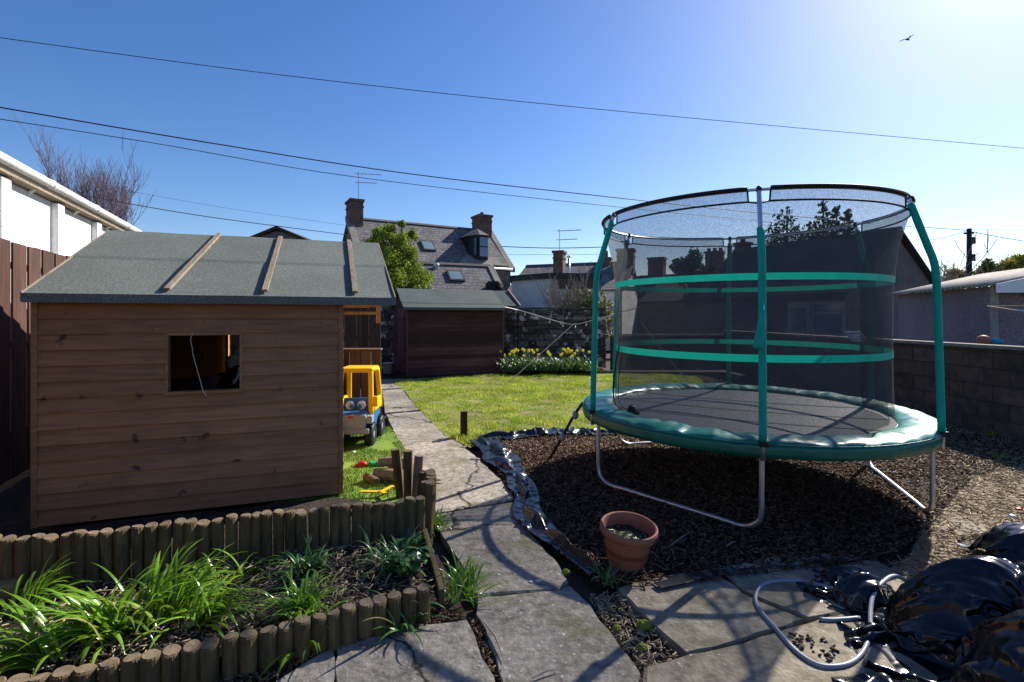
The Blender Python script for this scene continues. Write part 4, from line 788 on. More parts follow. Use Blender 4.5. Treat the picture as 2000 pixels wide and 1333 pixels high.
for j in range(len(rr_) - 1): fs_ += [(1 + j * NS + k, 1 + (j + 1) * NS + k, 1 + (j + 1) * NS + (k + 1) % NS, 1 + j * NS + (k + 1) % NS) for k in range(NS)]
b.add(vs, fs_); mat_ = b.build('jumping_mat', m['mat'], tr, world=True, smooth=True)
b = MB()
for off in (-.55, 0, .55):
    w = math.sqrt(1.2 ** 2 - off ** 2); n_ = 30; c_, s_ = math.cos(R(-28)), math.sin(R(-28)); vs = []
    for i in range(n_ + 1):
        l = -w + 2 * w * i / n_
        for e in (-.014, .014):
            x = TC.x + l * c_ - (off + e) * s_; y = TC.y + l * s_ + (off + e) * c_; r = math.hypot(x - TC.x, y - TC.y); vs.append((x, y, rz_(x, y) - .051 + .025 * (r / 1.22) ** 2))
    b.add(vs, [(2 * i, 2 * i + 2, 2 * i + 3, 2 * i + 1) for i in range(n_)])
b.build('seam', m['webbing'], mat_, world=True)
# pad: puffy ring with wrinkles, lip, skirt
b = MB(); prof = [(1.24, -.038), (1.25, -.018), (1.28, -.002), (1.33, .012), (1.42, .012), (1.50, .008), (1.535, -.004), (1.548, -.02)]
NP = 360; vs = []
for k in range(NP):
    t = 2 * math.pi * k / NP
    sag = max(0, math.cos(t - R(200))) ** 6
    for j, (r, z) in enumerate(prof):
        wr = .012 * nz(math.cos(t) * 9, math.sin(t) * 9, j * .35) + .006 * nz(math.cos(t) * 26, math.sin(t) * 26, j * .25)
        e = 1 if 0 < j < 7 else .35
        vs.append(TP(t, r + .012 * nz(math.cos(t) * 5, math.sin(t) * 5, 8) * (1 if j < 2 else .3) + .01 * wr, z + wr * e * (1 + 1.3 * sag)))
J = len(prof); b.add(vs, [(k * J + j, k * J + j + 1, ((k + 1) % NP) * J + j + 1, ((k + 1) % NP) * J + j) for k in range(NP) for j in range(J - 1)])
pad = b.build('safety_pad', m['pad'], tr, world=True, smooth=True, solid=.006)
b = MB(); vs = []
for k in range(NP):
    t = 2 * math.pi * k / NP; q = .006 * nz(math.cos(t) * 18, math.sin(t) * 18, 2)
    for (r, z) in ((1.552, -.018), (1.556 + q, -.045), (1.552 + q * 1.5, -.08), (1.545 + q * 1.5, -.112 + .006 * nz(math.cos(t) * 9, math.sin(t) * 9, 5))): vs.append(TP(t, r, z))
b.add(vs, [(k * 4 + j, k * 4 + j + 1, ((k + 1) % NP) * 4 + j + 1, ((k + 1) % NP) * 4 + j) for k in range(NP) for j in range(3)])
b.build('skirt', m['skirt'], pad, world=True, smooth=True, solid=.003)
b = MB(); b.tube([TP(t, 1.552, -.014) for t in ths], .005, 5, closed=True); b.tube([TP(t, 1.243, -.030) for t in ths], .006, 5, closed=True); b.build('piping', m['skirt'], pad, world=True, smooth=True)
ang = [TH0 + R(60) * k for k in range(6)]   # D E F A B C
TOPR, TOPZ = 1.335, 1.832
for k, th in enumerate(ang):
    P = [TP(th, RR + .05, -.13), TP(th, RR + .045, 0), TP(th, RR + .03, .6), TP(th, RR + .015, 1.15), TP(th, RR, 1.30), TP(th, RR - .045, 1.45), TP(th, RR - .11, 1.66), TP(th, TOPR, TOPZ)]
    Q = spline(P[3:], 5); full = P[:3] + Q; b = MB(); b.tube(full, .017, 10); pl_ = b.build('net_pole', m['steel'], tr, world=True, smooth=True)
    fr = (1.57 if k == 4 else 1.79); L_ = [p_ for p_ in full if p_.z - rz_(p_.x, p_.y) < fr and p_.z - rz_(p_.x, p_.y) > -.03]
    P0 = [P[1].lerp(P[2], a / 6) for a in range(6)] + [P[2].lerp(P[3], a / 6) for a in range(6)] + [q for q in Q if q.z - rz_(q.x, q.y) < fr]
    b = MB(); b.tube(P0, [.0265 + .0015 * nz(i * .9, k, 1) for i in range(len(P0))], 12); b.build('foam_sleeve', m['sleeve'], pl_, world=True, smooth=True)
    b = MB(); q = TP(th, TOPR, TOPZ); b.ell(q, (.022, .022, .03)); b.build('end_cap', m['dark'], pl_, world=True, smooth=True)
    b = MB(); b.bar(TP(th, RR + .05, -.03), TP(th, RR + .05, .008), .06, .05); b.build('pole_bracket', m['dark'], pl_, world=True)
# torn sleeve flap on front pole
q = TP(ang[4], RR + .02, .72); b = MB(); b.tube([q + Vector((-.01, -.02, .27)), q + Vector((-.02, -.03, .1)), q + Vector((-.045, -.035, -.04)), q + Vector((-.05, -.035, -.06))], [.012, .028, .036, .03], 9); b.build('sleeve_tear', m['sleeve'], tr, world=True, smooth=True)
# legs: three U frames
for (i, j) in ((3, 4), (5, 0), (1, 2)):
    a, c = ang[i], ang[j]; A_ = TP(a, 1.49, -.05); B_ = TP(c, 1.49, -.05); gz = .022
    A2 = Vector((A_.x, A_.y, gz)); B2 = Vector((B_.x, B_.y, gz)); d = (B2 - A2).normalized()
    P = [A_, A_.lerp(A2, .6), A2 + Vector((0, 0, .15)), A2 + Vector((0, 0, .06)) + d * .025, A2 + d * .13, A2 + d * .3, A2.lerp(B2, .5), B2 - d * .3, B2 - d * .13, B2 + Vector((0, 0, .06)) - d * .025, B2 + Vector((0, 0, .15)), B_.lerp(B2, .6), B_]
    b = MB(); b.tube(spline(P, 4), .019, 10); b.build('leg', m['steel'], tr, world=True, smooth=True)
# top ring
b = MB(); b.tube([TP(t, TOPR, TOPZ + .0) for t in ths], .012, 8, closed=True); b.build('top_ring', m['steel'], tr, world=True, smooth=True)
def netr(h):  # net radius as it hangs: h above rim
    return 1.215 + .02 * math.exp(-(h / .15)) + .115 * max(0, (h - 1.0) / .75) ** 2.2
def shell(zs, a0, a1, n, extra=0, rf=None, wob=.006):
    b = MB(); vs = []
    for i in range(n + 1):
        t = a0 + (a1 - a0) * i / n
        for z in zs:
            r = (rf or netr)(z) + extra + wob * nz(math.cos(t) * 6, math.sin(t) * 6, z * 2); vs.append(TP(t, r, z))
    k = len(zs); b.add(vs, [(i * k + j, (i + 1) * k + j, (i + 1) * k + j + 1, i * k + j + 1) for i in range(n) for j in range(k - 1)]); return b
zs = [-.03 + (TOPZ - .085 + .03) * i / 22 for i in range(23)]
net = shell(zs, 0, 2 * math.pi, 120).build('safety_net', m['net'], tr, world=True, smooth=True)
for (za, zb) in ((.535, .592), (1.165, 1.218)):
    shell([za, zb], 0, 2 * math.pi, 120, extra=.004).build('green_band', m['band'], net, world=True, smooth=True)
for k in range(6):
    a0 = ang[k] + R(3.4); a1 = ang[k] + R(60 - 3.4)
    shell([TOPZ - .085, TOPZ - .06, TOPZ - .02, TOPZ + .012], a0, a1, 20, extra=.008, rf=lambda h: 1.335 if h > TOPZ - .08 else 1.32, wob=.004).build('net_sleeve', m['netband'], net, world=True, smooth=True)
    b = MB(); b.tube([TP(a0 + (a1 - a0) * i / 20, 1.347, TOPZ + .008) for i in range(21)], .0165, 8); b.tube([TP(a0 + (a1 - a0) * i / 20, 1.333, TOPZ - .088) for i in range(21)], .008, 6)
    b.tube([TP(a0, 1.34, TOPZ + .01), TP(a0 - .005, 1.34, TOPZ - .085)], .007, 5); b.tube([TP(a1, 1.34, TOPZ + .01), TP(a1 + .005, 1.34, TOPZ - .085)], .007, 5)
    b.tube([TP(ang[k] - R(3.5), 1.334, TOPZ - .088), TP(ang[k], 1.345, TOPZ - .105), TP(ang[k] + R(3.5), 1.334, TOPZ - .088)], .007, 5)
    b.build('net_binding', m['webbing'], net, world=True, smooth=True)
# dark net layer on the right, stands in for shadow on the far net
b = MB(); vs = []; nA, nZ = 26, 20
for i in range(nA + 1):
    s_ = i / nA
    for j in range(nZ + 1):
        h = -.02 + (TOPZ - .1) * j / nZ; f = j / nZ
        aL = R(-12) * f ** .8 + R(-62) * 0; a = R(-4) - (R(40) * (1 - f) ** .9) * s_ + R(4); vs.append(TP(a, netr(h) - .03 - .02 * s_, h))
b.add(vs, [(i * (nZ + 1) + j, (i + 1) * (nZ + 1) + j, (i + 1) * (nZ + 1) + j + 1, i * (nZ + 1) + j + 1) for i in range(nA) for j in range(nZ)])
b.build('entrance_flap', m['netdark'], net, world=True, smooth=True)
# zip edge hanging at left
P = [TP(R(184), 1.225, .60), TP(R(183), 1.25, .45), TP(R(185), 1.29, .2), TP(R(188), 1.30, .06), TP(R(192), 1.26, .0), TP(R(196), 1.2, .0)]
b = MB(); b.tube(spline(P, 5), .007, 6); b.tube(spline([p_ + Vector((.05, .02, 0)) for p_ in P], 5), .004, 5); b.build('zip_edge', m['webbing'], net, world=True)
b = MB(); b.tube([TP(R(197), 1.22, .05), TP(R(196), 1.2, .0), TP(R(198), 1.16, -.03)], [.03, .05, .03], 7); b.build('gathered_net', m['webbing'], net, world=True, smooth=True)
# anchor strap with two clips
a = TP(R(166), 1.56, -.04); e = g(1073, 897); b = MB(); b.tube(spline([a, a.lerp(e, .3) + Vector((0, 0, .02)), a.lerp(e, .65), e], 5), .016, 6); st = b.build('anchor_strap', m['webbing'], tr, world=True, smooth=True)
for f in (.22, .6): b = MB(); b.ell(a.lerp(e, f), (.035, .03, .05)); b.build('strap_clip', m['hose'], st, world=True, smooth=True)
#@@ITEMS
# ---------------------------------------------------------------- log edging
def logroll(name, pts, hs_, lab, dia=.085, zb=0, tiltamp=.03, group=None):
    P = [Vector((p[0], p[1], 0)) for p in pts]; tot = [0]
    for i in range(1, len(P)): tot.append(tot[-1] + (P[i] - P[i - 1]).length)
    root = thing(name, lab, 'log edging', P[len(P) // 2] + Vector((0, 0, zb)), 0, group); s_ = 0
    while s_ < tot[-1]:
        i = max(k for k in range(len(P)) if tot[k] <= s_ + 1e-6); i = min(i, len(P) - 2); f = (s_ - tot[i]) / (tot[i + 1] - tot[i]); c = P[i].lerp(P[i + 1], f); d = dia * random.uniform(.92, 1.06)
        z0 = zb if not callable(zb) else zb(c.x); h = (hs_[0] + (hs_[1] - hs_[0]) * s_ / tot[-1]) * random.uniform(.945, 1.04); tx, ty = random.uniform(-1, 1) * tiltamp * h, random.uniform(-1, 1) * tiltamp * h
        b = MB(); n = 14; rr0 = d / 2; vs = []; L = 7; sa, sb = random.uniform(-.006, .006), random.uniform(-.004, .008); ph = random.uniform(0, 6)
        for q in range(L):
            f2 = q / (L - 1)
            for k in range(n):
                t = 2 * math.pi * k / n; r = rr0 * (1 + .07 * math.sin(2 * t + ph) + .05 * nz(math.cos(t) * 2 + s_ * 9, math.sin(t) * 2, f2 * 2)); zz = z0 - .05 + (h + .05) * f2 + (sa * math.cos(t) + sb * math.sin(t)) * f2
                vs.append((c.x + r * math.cos(t) + tx * f2, c.y + r * math.sin(t) + ty * f2, zz))
        for k in range(n):
            t = 2 * math.pi * k / n; r = rr0 * .82; vs.append((c.x + r * math.cos(t) + tx, c.y + r * math.sin(t) + ty, z0 + h + .008 + sa * math.cos(t) + sb * math.sin(t)))
        b.add(vs, [(q * n + k, q * n + (k + 1) % n, (q + 1) * n + (k + 1) % n, (q + 1) * n + k) for q in range(L) for k in range(n)]); b.mi = 1
        b.add(vs[-n:], [tuple(range(n))]); b.build('log', [m['log'], m['logend']], root, world=True, smooth=False); s_ += d * .97
    return root
logroll('log_edging', [(-3.9, 2.5), (-3.0, 2.68), (-2.35, 2.83), (-1.57, 3.14), (-.62, 3.50)], (.33, .245), 'taller row of upright logs edging the bed below the playhouse', zb=.07, dia=.070)
logroll('log_edging', [(-2.6, 1.78), (-1.75, 2.0), (-1.12, 2.27), (-.42, 2.66)], (.16, .155), 'low front row of upright logs along the patio', zb=.0, dia=.076)
logroll('log_edging', [(-.60, 3.62), (-.62, 3.8), (-.68, 4.05)], (.38, .36), 'short log edging row turning up beside the path', zb=.0, dia=.085, tiltamp=.1)
b = MB(); b.bar((-.37, 2.70, .07), (-.585, 3.42, .10), .032, .10); tag(b.build('timber_board', m['log'], world=True, bevel=.006), 'mossy timber board along the path side of the flower bed', 'timber')
for k, (px, py, h, dx, dy, lab) in enumerate([(783, 975, .42, -.05, .02, 'leaning split stake leftmost by the turf corner'), (797, 980, .43, .0, 0, 'tall upright square stake beside the turf'), (811, 985, .40, .03, .02, 'split stake with pale cut top leaning right over the path'), (822, 1000, .28, .02, 0, 'shorter dark stake beside the path corner')]):
    c = g(px, py); b = MB(); b.tube([c - Vector((0, 0, .03)), c + Vector((dx * .5, dy * .5, h * .5)), c + Vector((dx, dy, h))], [.036, .04, .042], 6); tag(b.build('wooden_stake', m['log'] if k != 2 else m['logend'], world=True), lab, 'stake', 'stakes at the turf corner')
for k, (a, c, r, lab) in enumerate([((-1.30, 4.86, .065), (-1.03, 4.80, .07), .06, 'cut log lying at the front of the small log pile'), ((-1.2, 5.0, .07), (-.97, 5.02, .07), .065, 'dark cut log behind the pile next to the stakes'), ((-1.28, 4.93, .165), (-1.03, 4.92, .17), .045, 'pale split log lying on top of the pile'), ((-1.38, 4.84, .045), (-1.24, 4.70, .045), .038, 'thin short log beside the pile on the turf')]):
    b = MB(); b.tube([a, Vector(a).lerp(Vector(c), .5) + Vector((0, 0, .005)), c], [r, r * 1.05, r * .96], 12); tag(b.build('log', m['logend'] if k in (0, 2) else m['log'], world=True, bevel=.004), lab, 'log', 'cut logs on the turf')
# left corner timbers
for k, (a, c, w, h, lab) in enumerate([((-3.6, 2.36, .12), (-2.62, 2.72, .12), .10, .08, 'yellowish mossy sleeper at the far left corner of the bed'), ((-3.4, 2.56, .17), (-2.72, 2.78, .18), .07, .07, 'grey timber offcut lying behind the mossy sleeper')]):
    b = MB(); b.bar(a, c, w, h); tag(b.build('timber_sleeper', m['mossbeam'] if k == 0 else m['log'], world=True, bevel=.01), lab, 'timber')
c = g(906, 852); b = MB(); b.box((0, 0, .155), (.085, .085, .33), R(12)); po = thing('wooden_post', 'short square dark wooden post at the lawn edge by the path', 'post', c); b.build('post', m['darkfence'], po, bevel=.006); b = MB(); b.box((0, 0, .324), (.09, .09, .01), R(12)); b.build('post_top', m['log'], po)
# ---------------------------------------------------------------- plants
def strap(rnd, L, w, az, el, curve, segs=9, twist=0):
    P = []; p = Vector((0, 0, 0)); e = el; W_ = []
    for i in range(segs + 1):
        f = i / segs; P.append(p.copy()); W_.append(w * min(1, .55 + f * 1.6) * max(.03, (1 - f ** 3.2)))
        p = p + Vector((math.cos(az) * math.cos(e), math.sin(az) * math.cos(e), math.sin(e))) * L / segs; e -= curve * (f + .25) / segs * 1.6
    V = []
    for i in range(segs + 1):
        d = (P[min(i + 1, segs)] - P[max(i - 1, 0)]).normalized(); s_ = Vector((-math.sin(az + twist * i / segs), math.cos(az + twist * i / segs), 0)); n = d.cross(s_)
        V += [P[i] - s_ * W_[i] / 2 - n * W_[i] * .18, P[i], P[i] + s_ * W_[i] / 2 - n * W_[i] * .18]
    return V
def clump(name, lab, base, n, L, w, seed, mat, bias=None, el=(1.5, .75), curve=(.9, 2.2), spread=.06, flowers=0, cat='plant', group='strap leaved plants', zmin=None):
    rnd = random.Random(seed); V = []; F = []; base = Vector(base)
    for k in range(n):
        az = rnd.uniform(0, 2 * math.pi)
        if bias and rnd.random() < .7: az = bias + rnd.gauss(0, .5)
        off = Vector((rnd.gauss(0, spread), rnd.gauss(0, spread), 0)); l = L * rnd.uniform(.6, 1.15); w_ = w
        S_ = strap(rnd, l, w * rnd.uniform(.65, 1.25), az, rnd.uniform(el[1], el[0]), rnd.uniform(*curve), twist=rnd.uniform(-.6, .6)); o = len(V)
        for p in S_:
            q = p + off + base
            if zmin is not None and q.z < zmin: q.z = zmin + .004 * rnd.random()
            V.append(tuple(q))
        m_ = len(S_) // 3
        for i in range(m_ - 1): F += [(o + i * 3, o + i * 3 + 1, o + i * 3 + 4, o + i * 3 + 3), (o + i * 3 + 1, o + i * 3 + 2, o + i * 3 + 5, o + i * 3 + 4)]
    root = thing(name, lab, cat, base, 0, group); fastmesh('leaves', V, F, mat, root, origin=tuple(base), smooth=True)
    if flowers:
        b = MB(); s_ = MB()
        for k in range(flowers):
            c = base + Vector((rnd.gauss(0, spread * 1.1), rnd.gauss(0, spread * .8), L * rnd.uniform(.85, 1.25))); s_.tube([(c.x, c.y, base.z), c], .006, 4)
            for q in range(6):
                a = q * math.pi / 3; t = Vector((math.cos(a), -.35, math.sin(a))); t2 = Vector((math.cos(a + .5), -.25, math.sin(a + .5))) * .5; t3 = Vector((math.cos(a - .5), -.25, math.sin(a - .5))) * .5
                b.add([c, c + t2 * .05, c + t * .055, c + t3 * .05], [(0, 1, 2, 3)])
            b.tube([c, c + Vector((0, -.035, 0))], [.013, .02], 7); b.build('flower', m['petal'], root, world=True); b = MB()
        s_.build('stems', mat, root, world=True)
    return root
plants = [(40, 1195, .08, 60, .30, .011, R(60), 'loose grassy clump at the far left corner of the bed'),
          (215, 1240, .1, 85, .36, .015, R(215), 'huge arching clump with broad glossy leaves sweeping left over the front logs'),
          (315, 1205, .1, 150, .34, .013, R(60), 'largest dense clump in the middle left of the bed'),
          (95, 1290, .1, 50, .36, .015, R(190), 'big drooping clump spilling over the front logs at far left'),
          (395, 1215, .1, 60, .30, .012, R(10), 'clump with long leaves leaning right beside the largest one'),
          (405, 1130, .08, 18, .18, .011, None, 'small sparse clump near the tall logs left of centre'),
          (480, 1128, .08, 14, .24, .013, None, 'sparse clump with few stiff upright leaves by tall logs'),
          (600, 1122, .08, 70, .23, .011, None, 'dark green rounded clump below the middle of the tall logs'),
          (592, 1200, .09, 95, .24, .010, None, 'dense bright clump in the bed centre behind the low logs'),
          (770, 1108, .09, 80, .22, .012, None, 'dark glossy clump at the right end of the bed'),
          (808, 1070, .08, 50, .18, .011, None, 'clump tucked against the corner of the tall logs'),
          (848, 1035, .0, 55, .18, .010, None, 'narrow leaved clump growing outside the corner by the path'),
          (893, 1165, .0, 95, .24, .008, R(60), 'bright yellow green tuft between timber board and path'),
          (595, 1272, .0, 26, .25, .013, None, 'bright clump growing on the patio in front of the low logs'),
          (785, 1226, .0, 26, .26, .012, None, 'dark long leaved clump spreading over the slab near the bed corner'),
          (322, 1318, .0, 10, .18, .012, None, 'small clump on the dirt in front of the low logs')]
for k, (px, py, z, n, L, w, bias, lab) in enumerate(plants):
    clump('strap_leaf_plant', lab, g(px, py, z), n, L, w * 1.5, 50 + k, m['leafdark'] if k in (7, 9, 10, 14) else m['leaf'], bias, el=(1.45, .45), curve=(.9, 2.1), spread=.018 + .0003 * n, zmin=z + .004)
# broad leaved plant
c = g(800, 1130, .08); root = thing('broad_leaf_plant', 'low plant with rounded crinkled leaves among the dark clump', 'plant', c); b = MB()
for k in range(26):
    a = random.uniform(0, 6.28); r = random.uniform(.02, .12); q = c + Vector((math.cos(a) * r, math.sin(a) * r, random.uniform(.06, .17))); s_ = random.uniform(.025, .045); tl = Vector((math.cos(a) * .4, math.sin(a) * .4, 1)).normalized(); u, w_ = frame(tl); vs = [q]
    for j in range(9): t = 2 * math.pi * j / 9; vs.append(q + (u * math.cos(t) + w_ * math.sin(t)) * s_ * (1 + .15 * math.sin(3 * t)) - tl * .006 * (j % 2))
    b.add(vs, [(0, 1 + j, 1 + (j + 1) % 9) for j in range(9)]); b.tube([c, q], .002, 4)
b.build('leaves', m['leafdark'], root, world=True)
dl = ['leftmost daffodil clump beside the red shed', 'second daffodil clump from the red shed', 'middle daffodil clump below the string lights', 'daffodil clump with the tallest flowers right of the middle', 'rightmost daffodil clump behind the trampoline pole']
for k, px in enumerate((1000, 1030, 1065, 1100, 1138)):
    c = g(px, 720.5, .15); clump('daffodil_clump', dl[k], (c.x, c.y, .12), 150, .46, .028, 90 + k, m['daffleaf'], None, el=(1.5, .8), curve=(.5, 1.4), spread=.17, flowers=(9, 9, 3, 12, 3)[k], cat='daffodils', group='daffodils below the stone wall')
for k, (px, py, lab) in enumerate([(790, 797, 'dandelion on the path edge near the red shed'), (858, 812, 'dandelion at the lawn edge halfway along the path'), (964, 772, 'dandelion out in the open lawn')]):
    c = g(px, py); root = thing('dandelion', lab, 'dandelion', c, 0, 'dandelions'); b = MB(); b.lathe([(0, .05), (.012, .045), (.022, .055), (.012, .064), (0, .066)], c, 9); b.build('flower', m['petal'], root, world=True); b = MB(); b.tube([c, c + Vector((0, 0, .05))], .003, 4); b.build('stem', m['leaf'], root, world=True)
for k, (px, py, lab) in enumerate([(1187, 1140, 'small ferny weed growing in front of the terracotta pot'), (1935, 855, 'tiny pale weed by the foot of the block wall'), (1948, 898, 'tiny weed in the bark right of the trampoline'), (215, 1165, 'small weed rosette at the left of the bed')]):
    clump('weed', lab, g(px, py), 26, .12 if k else .16, .012, 300 + k, m['leaf'] if k else m['leafdark'], spread=.03, cat='weed', group='weeds')
for k, (px, py, s_, lab) in enumerate([(1258, 1222, .035, 'yellow moss cushion in the slab gap'), (1205, 1228, .02, 'small moss tuft left of the yellow cushion in the gap'), (1105, 1118, .025, 'moss tuft on the cracked path edge near the pot'), (1254, 1265, .022, 'moss tuft lower in the slab gap')]):
    c = g(px, py); tag(crumple('moss', (c.x, c.y, .0), (s_, s_, s_ * .7), m['moss'], .3, 3, k, flat=-.03), lab, 'moss', 'moss in the paving')
# ---------------------------------------------------------------- pot
c = g(1222, 1104); pt = thing('flower_pot', 'round terracotta plant pot filled with wet mossy soil', 'plant pot', c); pt.rotation_euler = (R(7), R(3), 0); ORG[pt.name] = Matrix.Translation(c)
b = MB(); b.lathe([(0, .0), (.105, .0), (.112, .02), (.150, .205), (.152, .215), (.172, .222), (.178, .24), (.177, .262), (.168, .27), (.158, .262), (.152, .24), (.146, .2), (.13, .1), (0, .1)], (0, 0, 0), 48); b.build('pot_body', m['terra'], pt, smooth=True)
b = MB(); vs = [(0, 0, .195)]; n = 32
for j, r in enumerate((.05, .1, .149)):
    for k in range(n): t = 2 * math.pi * k / n; x, y = r * math.cos(t), r * math.sin(t); vs.append((x, y, .19 + .018 * nz(x * 14, y * 14, 3) - x * .05))
b.add(vs, [(0, 1 + k, 1 + (k + 1) % n) for k in range(n)] + [(1 + j * n + k, 1 + (j + 1) * n + k, 1 + (j + 1) * n + (k + 1) % n, 1 + j * n + (k + 1) % n) for j in range(2) for k in range(n)]); b.build('potting_soil', m['potsoil'], pt, smooth=True)
# ---------------------------------------------------------------- hose
def lift(px, py, z): return g(px, py, z)
H = [(1790, 1150, .05), (1762, 1130, .10), (1742, 1126, .12), (1722, 1140, .12), (1705, 1165, .09), (1700, 1200, .05), (1700, 1235, .02), (1688, 1270, .014), (1665, 1293, .014), (1632, 1302, .014), (1595, 1298, .014), (1555, 1272, .014), (1515, 1228, .014), (1483, 1190, .014), (1476, 1165, .014), (1490, 1143, .014), (1525, 1135, .014), (1570, 1138, .014), (1620, 1148, .014), (1665, 1164, .014), (1700, 1180, .02)]
b = MB(); b.tube(spline([lift(*q) for q in H], 6), .0108, 10); tag(b.build('hose', m['hose'], world=True, smooth=True), 'grey hose loop lying on the paving beside the black plastic', 'hose')
b = MB(); b.tube(spline([lift(1602, 1210, .014), lift(1630, 1211, .014), lift(1680, 1207, .014)], 4), .0108, 10); tag(b.build('pipe', m['hose'], world=True, smooth=True), 'short pale pipe end sticking out from under the black plastic', 'pipe')
# ---------------------------------------------------------------- black plastic
def drape(nx, ny, sx, sy, cx, cy, rot, squash, hf, seed, steps=110, iters=8, z0=.16, pins=None, amp=.10, grav=-.0016, bend=.12, fric=.75, fmax=15):
    """small mass-spring sheet settling over the bumps hf(x, y); rest size sx*sy, started squashed so that it buckles into folds"""
    r = np.random.default_rng(seed); U, V = np.meshgrid(np.linspace(-.5, .5, nx), np.linspace(-.5, .5, ny), indexing='ij')
    nf = np.zeros((nx, ny)); 
    for k in range(26):
        a = r.uniform(0, 6.28); f = r.uniform(2, fmax); nf += np.sin((U * np.cos(a) + V * np.sin(a)) * f * 6.28 + r.uniform(0, 6.28)) / f ** .6
    nf /= np.abs(nf).max(); X = U * sx * squash; Y = V * sy * squash; cr, sr = math.cos(rot), math.sin(rot)
    P = np.stack([cx + X * cr - Y * sr, cy + X * sr + Y * cr, z0 + amp * nf], 2); P[..., 2] += hf(P[..., 0], P[..., 1]); P += r.normal(0, .003, P.shape); O = P.copy()
    lx, ly = sx / (nx - 1), sy / (ny - 1); ld = math.hypot(lx, ly)
    def con(A, B, L, k):
        d = B - A; l = np.sqrt((d * d).sum(2)) + 1e-9; c = d * ((l - L) / l * .5 * k)[..., None]; A += c; B -= c
    for st in range(steps):
        Vv = (P - O) * .93; O = P.copy(); P = P + np.clip(Vv, -.02, .02); P[..., 2] += grav
        for it in range(iters):
            for o in (0, 1):
                con(P[o:-1:2][:(nx - o) // 2], P[o + 1::2][:(nx - o) // 2], lx, 1); con(P[:, o:-1:2][:, :(ny - o) // 2], P[:, o + 1::2][:, :(ny - o) // 2], ly, 1)
            con(P[:-1, :-1], P[1:, 1:], ld, .3); con(P[1:, :-1], P[:-1, 1:], ld, .3)
            con(P[:-2], P[2:], 2 * lx, bend * .5); con(P[:, :-2], P[:, 2:], 2 * ly, bend * .5)
            if pins is not None:
                for (ia, ja, q) in pins: P[ia, ja] = q
            h = hf(P[..., 0], P[..., 1]) + .006; m_ = P[..., 2] < h; P[..., 2] = np.where(m_, h, P[..., 2])
            m3 = m_[..., None]; P[..., :2] = np.where(m3, O[..., :2] * fric + P[..., :2] * (1 - fric), P[..., :2])
    return P
def bumps(L):
    def f(x, y):
        z = np.zeros_like(x)
        for (bx_, by_, rx, ry, h) in L:
            d = ((x - bx_) / rx) ** 2 + ((y - by_) / ry) ** 2; z = np.maximum(z, h * np.clip(1 - d, 0, 1) ** .8)
        w = np.sin(x * 7 + 2 * np.sin(y * 5)) * np.sin(y * 8 + 1.5 * np.sin(x * 6)); return z * (1 + .12 * w)
    return f
def plastic(name, lab, c, size, n, rot, squash, lumps, seed, mat, cat='plastic sheet', crease=.018, fan=None, **kw):
    nx, ny = n; P = drape(nx, ny, size[0], size[1], c[0], c[1], rot, squash, bumps(lumps), seed, **kw); cr_ = max(2, nx // 24); P = P[cr_:-cr_, cr_:-cr_]; nx -= 2 * cr_; ny -= 2 * cr_
    gu_ = np.gradient(P, axis=0); gv_ = np.gradient(P, axis=1); nn_ = np.cross(gu_, gv_); nn_ /= np.linalg.norm(nn_, axis=2)[..., None] + 1e-9; nn_ *= np.sign(nn_[..., 2:3] + 1e-9)
    for i in range(nx):
        for j in range(ny):
            x, y, z = P[i, j]
            if fan: a_ = math.atan2(y - fan[1], x - fan[0]); d_ = math.hypot(x - fan[0], y - fan[1])
            else: a_ = y * 2; d_ = x
            w1 = nz(x * 2, y * 2, seed) * .5; r1 = 1 - min(1, abs(nz(a_ * 3.6 + w1, d_ * .9, seed + 1)) * 3.2); r2 = 1 - min(1, abs(nz(a_ * 9 + w1 * 3, d_ * 2.6, seed + 2)) * 3.2); r3 = 1 - min(1, abs(nz(x * 11, y * 11, z * 11 + seed)) * 3)
            P[i, j] += nn_[i, j] * crease * (1.5 * r1 ** 3 + .8 * r2 ** 2 + .35 * r3 ** 2) * min(1, z / .06)
    V = P.reshape(-1, 3)
    I = np.arange(nx * ny).reshape(nx, ny); F = np.stack([I[:-1, :-1], I[1:, :-1], I[1:, 1:], I[:-1, 1:]], 2).reshape(-1, 4)
    o = fastmesh(name, V, F, mat, origin=(c[0], c[1], 0), smooth=True); md = o.modifiers.new('t', 'SOLIDIFY'); md.thickness = .002; md = o.modifiers.new('s', 'SUBSURF'); md.levels = 1; md.render_levels = 1
    return tag(o, lab, cat)
plastic('plastic_sheet', 'big shiny heap of crumpled black plastic sheet at lower right', (2.50, 2.15), (2.9, 2.4), (170, 140), R(-8), .68, [(2.3, 2.44, .46, .30, .38), (2.66, 2.36, .52, .34, .45), (2.22, 2.0, .40, .30, .42), (2.75, 1.95, .5, .4, .42), (3.0, 2.3, .5, .4, .42)], 4, m['plastic'], steps=80, amp=.15, fric=.5, bend=.5, fmax=9, crease=.019, fan=(1.75, 2.75))
plastic('plastic_sheet', 'matt black sheeting behind the shiny plastic heap at the right edge', (3.5, 3.15), (1.25, .85), (60, 44), R(-8), .86, [(3.35, 3.2, .42, .26, .24), (3.75, 3.1, .5, .3, .24)], 14, m['plastic'], amp=.05, steps=60, fric=.35, bend=.3)
plastic('plastic_sheet', 'small knotted end of black plastic beside the hose', (1.93, 2.76), (.52, .38), (56, 42), R(10), .72, [(1.93, 2.78, .16, .12, .13)], 23, m['plastic'], amp=.06, steps=60, fric=.4)
plastic('plastic_sheet', 'low black plastic corner at the bottom of the picture', (1.62, 2.08), (.72, .34), (40, 22), R(-8), .7, [(1.62, 2.06, .22, .1, .04)], 31, m['plastic'], amp=.04, steps=50)
